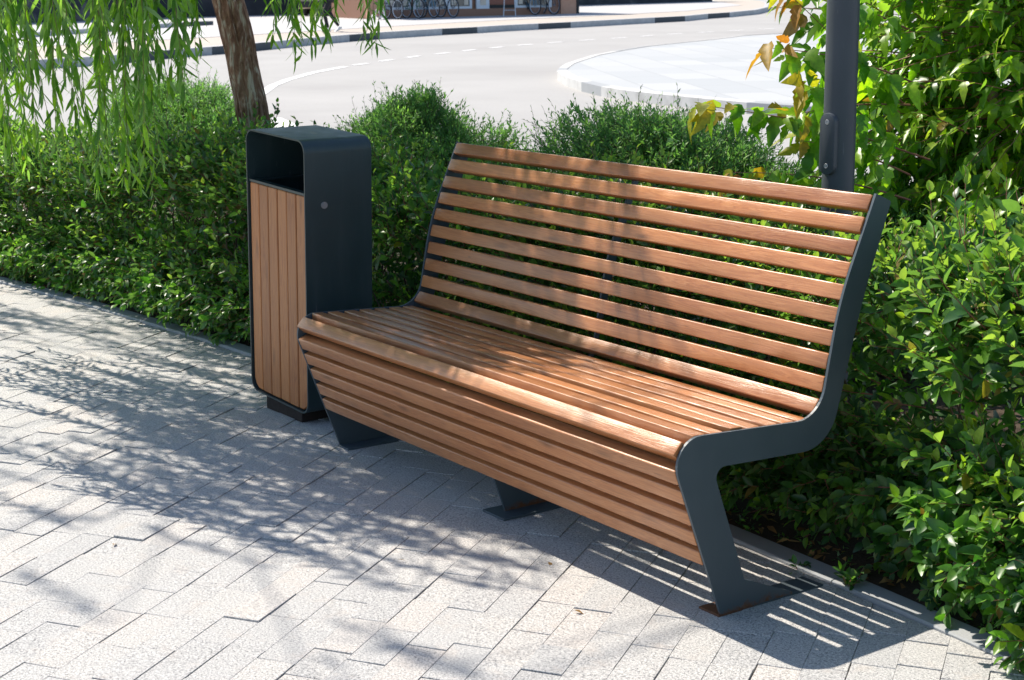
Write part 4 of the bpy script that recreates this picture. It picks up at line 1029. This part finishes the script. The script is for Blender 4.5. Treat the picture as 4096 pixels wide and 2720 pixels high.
# local: x along the front, -y faces the camera ... front normal is (kd.y,-kd.x)
S_ = KLn / 8.5
def kbox(mb, s0, s1, d0, d1, z0, z1): mb.box((s0 * S_, d0, z0), (s1 * S_, d1, z1))
mb = MB(); kbox(mb, 0, 8.5, 0.12, 3.2, 0.0, 2.7); kbox(mb, 0.7, 7.75, 0.0, 0.118, 0, 0.28); mb.build("wall", M['kdark'], kiosk)
for a, b in ((0.0, 0.68), (7.78, 8.44)):
    mb = MB(); kbox(mb, a, b, -0.02, 0.117, 0, 2.65); mb.build("pillar", M['kw'], kiosk)
mb = MB(); kbox(mb, 8.44, 8.55, -0.04, 0.117, 0, 2.65); mb.build("corner_post", M['black'], kiosk)
for a, b in ((0.72, 1.70), (1.80, 3.12), (3.14, 4.10), (5.88, 7.40)):
    mb = MB()
    kbox(mb, a, b, 0.0, 0.06, 0.285, 0.37); kbox(mb, a, b, 0.0, 0.06, 2.2, 2.28); kbox(mb, a, a + 0.09, 0.0, 0.06, 0.37, 2.2); kbox(mb, b - 0.09, b, 0.0, 0.06, 0.37, 2.2)
    w = mb.build("window", M['kwhite'], kiosk)
    mb = MB(); kbox(mb, a + 0.09, b - 0.09, 0.04, 0.06, 0.37, 2.2); mb.build("pane", M['glass'], w)
    for q in range(2):
        mb = MB(); x_ = a + 0.15 + q * (b - a - 0.45); kbox(mb, x_, x_ + 0.16, 0.02, 0.038, 0.42, 0.62)
        mb.build("display_card", M['card'], w)
mb = MB(); kbox(mb, 4.28, 4.80, -0.01, 0.07, 0.27, 2.3); dr = mb.build("door", M['kwhite'], kiosk)
mb = MB(); kbox(mb, 4.42, 4.66, -0.022, -0.011, 0.40, 0.95); mb.build("door_panel", M['card'], dr)
mb = MB(); kbox(mb, 4.84, 5.86, 0.06, 0.117, 0.42, 2.3); mb.build("doorway", M['redin'], kiosk)
mb = MB(); kbox(mb, 4.84, 5.86, 0.0, 0.117, 0.285, 0.40); mb.build("door_step", M['black'], kiosk)
mb = MB(); kbox(mb, -0.2, 8.75, -0.45, 3.4, 2.7, 2.85); mb.build("roof", M['roof'], kiosk)
def kpos(s, d=0.0): return Vector((KO.x + kd.x * s * S_ + kd.y * d, KO.y + kd.y * s * S_ - kd.x * d))   # d metres in front

M['tyre'] = plain("tyre_rubber", (0.02, 0.022, 0.025), 0.7); M['rim'] = plain("alloy_rim", (0.62, 0.70, 0.80), 0.4, 0.5, 0.2); M['spoke'] = plain("spoke_steel", (0.3, 0.32, 0.35), 0.4, 0.5, 0.8)
M['frame_dark'] = plain("dark_frame_paint", (0.02, 0.035, 0.05), 0.4); M['frame_green'] = plain("green_frame_paint", (0.02, 0.16, 0.09), 0.4)
M['frame_blue'] = plain("blue_frame_paint", (0.04, 0.20, 0.34), 0.4); M['frame_red'] = plain("red_frame_paint", (0.45, 0.02, 0.03), 0.4); M['white'] = plain("white_plastic", (0.75, 0.75, 0.74), 0.5)
def bicycle(name, loc, rz, label, fm, R=0.345, kid=False):
    b = thing(name, loc, label, "bicycle", "bicycles parked in front of the kiosk", rz)
    wb = 0.76 if not kid else 0.42
    for x in (0.0, wb):
        mb = MB(); mb.torus((x, 0, R), (0, 1, 0), R - 0.022, 0.022 if not kid else 0.026, 44, 8); t_ = None
        w = MB(); w.torus((x, 0, R), (0, 1, 0), R - 0.052, 0.013, 44, 6)
        for q in range(14):
            a = 2 * math.pi * q / 14; w.tube([(x, 0.02 * (-1) ** q, R), (x + math.cos(a) * (R - 0.05), 0, R + math.sin(a) * (R - 0.05))], 0.0022, 4, 1)
        w.tube([(x, -0.045, R), (x, 0.045, R)], 0.018, 10, 1)
        wo_ = w.build("wheel", [M['rim'] if not kid else M['white'], M['spoke']], b)
        mb.build("tyre", M['tyre'] if not kid else M['white'], wo_)
    f = MB(); k_ = wb / 1.02
    bbk = (0.44 * k_, 0, R - 0.05); hd = (0.90 * k_, 0, R + 0.42 if not kid else R + 0.22); st = (0.30 * k_, 0, R + 0.40 if not kid else R + 0.22)
    for p, q, r_ in ((bbk, hd, .019), (st, hd, .016), (bbk, st, .016), ((0, .05, R), bbk, .010), ((0, -.05, R), bbk, .010), ((0, .05, R), st, .009), ((0, -.05, R), st, .009)): f.tube([p, q], r_, 8)
    f.build("frame", fm, b)
    f = MB()
    for s_ in (-1, 1): f.tube([(wb, 0.06 * s_, R), (0.93 * k_ + 0.0, 0.055 * s_, R + (0.34 if not kid else 0.16)), (0.9 * k_, 0.0, R + (0.40 if not kid else 0.2))], 0.014, 6)
    f.build("fork", fm, b)
    f = MB(); hz = R + (0.62 if not kid else 0.36); f.tube([hd, (0.86 * k_, 0, hz)], 0.014, 6); f.tube([(0.80 * k_, -0.30, hz), (0.86 * k_, -0.1, hz + 0.02), (0.86 * k_, 0.1, hz + 0.02), (0.80 * k_, 0.30, hz)], 0.013, 6); f.build("handlebar", M['frame_dark'], b)
    f = MB(); sz = st[2] + 0.16; f.tube([st, (st[0] - 0.03, 0, sz)], 0.013, 6); f.prism([(-0.14, 0.07), (-0.02, 0.05), (0.12, 0.018), (0.12, -0.018), (-0.02, -0.05), (-0.14, -0.07)], lambda p: (st[0] + p[0], p[1], sz), lambda p: (st[0] + p[0], p[1], sz + 0.05)); f.build("saddle", M['tyre'], b, bevel=0.012)
    f = MB(); f.torus((bbk[0], 0.04, bbk[2]), (0, 1, 0), 0.075, 0.012, 20, 6); f.tube([(bbk[0], 0.06, bbk[2]), (bbk[0] + 0.05, 0.06, bbk[2] - 0.15)], 0.01, 6); f.box((bbk[0] + 0.0, 0.06, bbk[2] - 0.165), (bbk[0] + 0.1, 0.15, bbk[2] - 0.145)); f.tube([(bbk[0], -0.06, bbk[2]), (bbk[0] - 0.05, -0.06, bbk[2] + 0.15)], 0.01, 6); f.box((bbk[0] - 0.1, -0.15, bbk[2] + 0.145), (bbk[0], -0.06, bbk[2] + 0.165)); f.build("pedals", M['frame_dark'], b)
    if kid:
        f = MB(); f.tube([(0.9 * k_ + 0.05, 0, R + 0.30), (0.9 * k_ + 0.10, 0, R + 0.30)], 0.05, 14); f.build("headlight", M['white'], b)
        for s_ in (-1, 1):
            f = MB(); f.torus((0.0, 0.2 * s_, 0.09), (0, 1, 0), 0.07, 0.02, 20, 6); f.tube([(0, 0.03 * s_, R), (0, 0.18 * s_, 0.09)], 0.012, 6); f.build("training_wheel", M['white'], b)
    return b
ldir = math.atan2(L2.y, L2.x)
# wheel centres read along the kiosk front; each bicycle stands obliquely in its rack
def gzk(p): return gz(p.x, p.y) + KH
def at_lat(D, s): return Vector((CAM.x + G2.x * D + L2.x * s, CAM.y + G2.y * D + L2.y * s))
bikes = [(57.9, -3.85, "dark bicycle nearest the red children's bicycle outside the kiosk", 'frame_dark'), (58.6, -3.16, "bicycle with a green frame, second from the red children's bicycle", 'frame_green'),
         (58.9, -2.63, "bicycle with a light blue frame, third in the row outside the kiosk", 'frame_blue'), (59.3, -1.96, "dark bicycle with pale mudguards, last before the white kiosk door", 'frame_dark'),
         (61.6, 1.0, "dark bicycle beside the folding stand near the kiosk's right pillar", 'frame_blue'), (61.8, 1.71, "rightmost dark bicycle, against the kiosk's right wooden pillar", 'frame_dark')]
for D, s_, lb, fm in bikes:
    p = at_lat(D, s_); rz = ldir + math.pi + R_(128)                    # nose out towards the road, turned a third off
    e = Vector((math.cos(rz), math.sin(rz)))
    b0 = p - e * 0.76
    bicycle("bicycle", (b0.x, b0.y, gzk(p)), rz, lb, M[fm], 0.355)
p = at_lat(57.6, -4.36); rz = math.atan2(-G2.y, -G2.x) + R_(28); e = Vector((math.cos(rz), math.sin(rz)))
bicycle("children_bicycle", (p.x - e.x * 0.42, p.y - e.y * 0.42, gzk(p)), rz, "small red children's bicycle with white wheels by the kiosk's left pillar", M['frame_red'], 0.19, True)
# folding stand
p = at_lat(60.3, 0.05)
stn = thing("folding_stand", (p.x, p.y, gzk(p)), "thin grey folding A-frame stand outside the kiosk doorway", "stand", rz=ldir)
mb = MB()
for x in (-0.22, 0.22):
    mb.tube([(x, -0.25, 0), (x * 0.75, 0, 0.95)], 0.014, 6); mb.tube([(x, 0.25, 0), (x * 0.75, 0, 0.95)], 0.014, 6)
mb.tube([(-0.2, -0.2, 0.22), (0.2, -0.2, 0.22)], 0.01, 6)
mb.build("legs", M['kwhite'], stn)
mb = MB(); mb.box((-0.22, -0.03, 0.95), (0.22, 0.03, 0.98)); mb.build("top_rail", M['kwhite'], stn)

# ------------------------------------------------------------------ CAR beyond the pedestrian
M['carpaint'] = plain("beige_car_paint", (0.42, 0.35, 0.25), 0.3, 0.5, 0.2); M['carglass'] = plain("car_glass", (0.02, 0.025, 0.03), 0.05, 0.8); M['tail'] = plain("red_tail_lamp", (0.4, 0.02, 0.02), 0.2)
pc = at_lat(63.5, -7.25); carz = gzk(pc)
car = thing("parked_car", (pc.x, pc.y, carz), "beige car seen from behind, standing by the dark wall behind the walking person", "car", rz=math.atan2(G2.y, G2.x) - R_(12))
mb = MB(); sec = [(0.0, 0.28), (0.0, 0.62), (0.06, 0.92), (0.25, 0.98), (0.62, 1.42), (2.2, 1.45), (2.95, 0.98), (3.9, 0.85), (4.05, 0.6), (4.05, 0.28)]
mb.prism(sec, lambda q: (q[0], -0.83, q[1]), lambda q: (q[0], 0.83, q[1])); body = mb.build("body", M['carpaint'], car, bevel=0.06, smooth=40)
mb = MB(); mb.box((-0.07, -0.80, 0.33), (0.05, 0.80, 0.56)); mb.build("bumper", M['tyre'], car, bevel=0.03)
mb = MB(); mb.add([(0.215, -0.66, 1.0), (0.215, 0.66, 1.0), (0.575, 0.6, 1.39), (0.575, -0.6, 1.39)], [(0, 1, 2, 3)]); mb.build("rear_window", M['carglass'], car)
for s_ in (-1, 1):
    mb = MB(); mb.box((-0.015, 0.60 * s_ - 0.13, 0.64), (0.05, 0.60 * s_ + 0.13, 0.80)); mb.build("tail_light", M['tail'], car, bevel=0.01)
    for x in (0.75, 3.25):
        mb = MB(); mb.torus((x, 0.76 * s_, 0.31), (0, 1, 0), 0.22, 0.09, 28, 10); w = mb.build("wheel", M['tyre'], car, smooth=60)
        mb = MB(); mb.tube([(x, 0.74 * s_, 0.31), (x, 0.84 * s_, 0.31)], 0.17, 20); mb.build("hub", M['spoke'], w)

# ------------------------------------------------------------------ PERSON walking on the far pavement
M['trouser'] = plain("black_trousers", (0.012, 0.013, 0.018), 0.85); M['skin'] = plain("skin", (0.45, 0.27, 0.19), 0.5); M['shirt'] = plain("dark_jacket", (0.03, 0.035, 0.05), 0.8); M['hair'] = plain("dark_hair", (0.03, 0.02, 0.015), 0.6)
pp_ = at_lat(46.8, -5.05); pz = gz(pp_.x, pp_.y) + KH
per = thing("person", (pp_.x, pp_.y, pz), "person in black trousers and white shoes walking along the far pavement, behind the hanging willow", "person", rz=ldir + R_(200))
# local: x forward (walking left in the photo), y left, z up
def skin_mesh(name, J, E, mat, parent, sub=2):
    me = bpy.data.meshes.new(name); me.from_pydata([j[0] for j in J], E, [])
    o = link(name, me, None, parent)
    o.modifiers.new("s", 'SKIN'); sub_ = o.modifiers.new("u", 'SUBSURF'); sub_.levels = sub; sub_.render_levels = sub
    me.skin_vertices[0].data[0].use_root = True
    for v_, j in zip(me.skin_vertices[0].data, J): v_.radius = j[1] if hasattr(j[1], "__len__") else (j[1], j[1])
    dg = bpy.context.evaluated_depsgraph_get(); m2 = bpy.data.meshes.new_from_object(o.evaluated_get(dg))
    o.modifiers.clear(); o.data = m2; m2.materials.append(mat)
    m2.polygons.foreach_set("use_smooth", [True] * len(m2.polygons)); return o
J = [((0, 0, 0.95), (0.15, 0.11)), ((0, 0, 1.15), (0.14, 0.10)), ((0.01, 0, 1.35), (0.17, 0.11)), ((0.01, 0, 1.47), (0.08, 0.07)), ((0.02, 0, 1.54), 0.052), ((0.03, 0, 1.62), (0.075, 0.09)), ((0.03, 0, 1.72), (0.07, 0.085)),
     ((0.0, 0.19, 1.40), 0.055), ((-0.10, 0.23, 1.14), 0.045), ((0.02, 0.24, 0.92), 0.032), ((0.05, 0.24, 0.86), 0.035), ((0.0, -0.19, 1.40), 0.055), ((0.08, -0.23, 1.14), 0.045), ((0.24, -0.23, 0.95), 0.032), ((0.28, -0.23, 0.90), 0.035)]
skin_mesh("body", J, [(0, 1), (1, 2), (2, 3), (3, 4), (4, 5), (5, 6), (2, 7), (7, 8), (8, 9), (9, 10), (2, 11), (11, 12), (12, 13), (13, 14)], M['shirt'], per)
JL = [((0, 0, 0.97), (0.15, 0.12)), ((0.0, 0.09, 0.86), 0.095), ((0.16, 0.09, 0.50), 0.066), ((0.06, 0.09, 0.09), 0.045), ((0.0, -0.09, 0.86), 0.095), ((-0.05, -0.09, 0.49), 0.066), ((-0.30, -0.09, 0.14), 0.045)]
skin_mesh("trousers", JL, [(0, 1), (1, 2), (2, 3), (0, 4), (4, 5), (5, 6)], M['trouser'], per)
for fx, fy, fz, pit in ((0.08, 0.09, 0.03, 0.0), (-0.30, -0.09, 0.06, 0.5)):
    mb = MB(); mb.prism([(-0.09, -0.03), (0.17, -0.03), (0.19, 0.0), (0.10, 0.035), (0.02, 0.06), (-0.08, 0.06)], lambda q: (fx + q[0] * math.cos(pit) - 0 * q[1], fy - 0.045, fz + q[1] - q[0] * math.sin(pit)), lambda q: (fx + q[0] * math.cos(pit), fy + 0.045, fz + q[1] - q[0] * math.sin(pit)))
    mb.build("shoe", M['white'], per, bevel=0.015)
def blob(name, c, r, mat, parent, sub=3):
    bm = bmesh.new(); bmesh.ops.create_icosphere(bm, subdivisions=sub, radius=1.0)
    for v_ in bm.verts: v_.co = Vector((c[0] + v_.co.x * r[0], c[1] + v_.co.y * r[1], c[2] + v_.co.z * r[2]))
    me = bpy.data.meshes.new(name); bm.to_mesh(me); bm.free(); me.polygons.foreach_set("use_smooth", [True] * len(me.polygons)); return link(name, me, mat, parent)
blob("face", (0.035, 0, 1.655), (0.088, 0.072, 0.105), M['skin'], per); blob("hair", (0.015, 0, 1.70), (0.092, 0.08, 0.085), M['hair'], per)

# ------------------------------------------------------------------ small things on the paving
def weed(loc, label, n=7, s=0.04, seed=0):
    w = thing("weed", loc, label, "weed", "weeds sprouting at the kerb")
    B = rng.normal(0, 0.006, (n, 3)) * np.array([1, 1, 0]); d = rng.normal(0, 0.6, (n, 3)) + np.array([0, 0, 0.9])
    S, lp, la, lu, ls = shoots(B, d, rng.uniform(0.03, 0.07, n), 4, rng.normal(0, .2, (n, 3)), 4, s, 0.8)
    leaves("leaves", T_COT, lp, la, lu, ls, M['cot'], w); stems("stalks", S, [0.0015, 0.0013, 0.001, 0.0006], M['stem_red'], w)
weed((1.86, 0.405, 0.0), "tiny green weed in the paving joint behind the near bench leg", 4, 0.03)
weed((2.06, 0.40, 0.005), "leafy weed sprouting at the corner of the near bench foot plate", 7, 0.042)
weed((2.62, 0.45, 0.0), "straggly weed at the kerb, nearest the right edge of the picture", 7, 0.045)
fl = [(1.15, -0.45), (0.55, -1.05), (1.75, -0.28), (1.42, -0.12), (-1.2, -0.35), (0.2, -0.85), (1.9, -0.42), (-2.2, -0.2), (1.35, -1.0), (0.9, -0.25)]
lbl = ["dry leaf on sunlit pavers left of the near bench leg", "dry leaf on the bright paving in the lower left", "dry leaf in the bench shadow beside the near foot", "dry leaf on pavers just below the lowest bench slat",
       "dry leaf on shaded paving left of the litter bin", "dry leaf at the lower edge of the willow shade", "dry leaf just in front of the near bench foot", "dry leaf on far shaded paving near the kerb", "dry leaf nearest the bottom edge of the picture", "dry leaf under the middle of the bench"]
for (x, y), lb in list(zip(fl, lbl))[:5]:
    o = leaves("fallen_leaf", T_WIL if random.random() < .5 else T_COTS, np.zeros((1, 3)), np.array([[random.gauss(0, 1), random.gauss(0, 1), 0.05]]), np.array([[0, 0, 1.0]]), np.array([random.uniform(0.02, 0.035)]), M['dryleaf'], None)
    o.location = (x, y, 0.006); tag(o, lb, "fallen leaf", "dry leaves scattered on the paving")

# leaf litter and tiny sprigs on the bare soil strip, bits in the joints
nl = 900; x = rng.uniform(-7.5, 3.4, nl); y = np.array([kerb_y(v) for v in x]) + rng.uniform(0.075, 0.32, nl)
lit = leaves("leaf_litter", T_COTS + T_WIL[:1], np.stack([x, y, rng.uniform(0.012, 0.03, nl)], -1), rng.normal(0, 1, (nl, 3)) * np.array([1, 1, 0.15]), rng.normal(0, 0.35, (nl, 3)) + np.array([0, 0, 1]), rng.uniform(0.02, 0.045, nl), M['dryleaf'], None)
tag(lit, "dry brown leaf litter on the soil strip under the hedges", "leaf litter", None, "stuff")
ng = 420; x = rng.uniform(-7.0, 3.3, ng); y = np.array([kerb_y(v) for v in x]) + rng.uniform(0.09, 0.22, ng)
S, lp, la, lu, ls = shoots(np.stack([x, y, np.full(ng, 0.0)], -1), rng.normal(0, 0.5, (ng, 3)) + np.array([0, 0, 1.0]), rng.uniform(0.02, 0.07, ng), 4, rng.normal(0, 0.2, (ng, 3)), 5, 0.022, 0.9)
tag(leaves("ground_cover", T_COTS, lp, la, lu, ls, M['cot'], None), "small green seedlings on the soil along the kerb", "ground cover", None, "stuff")
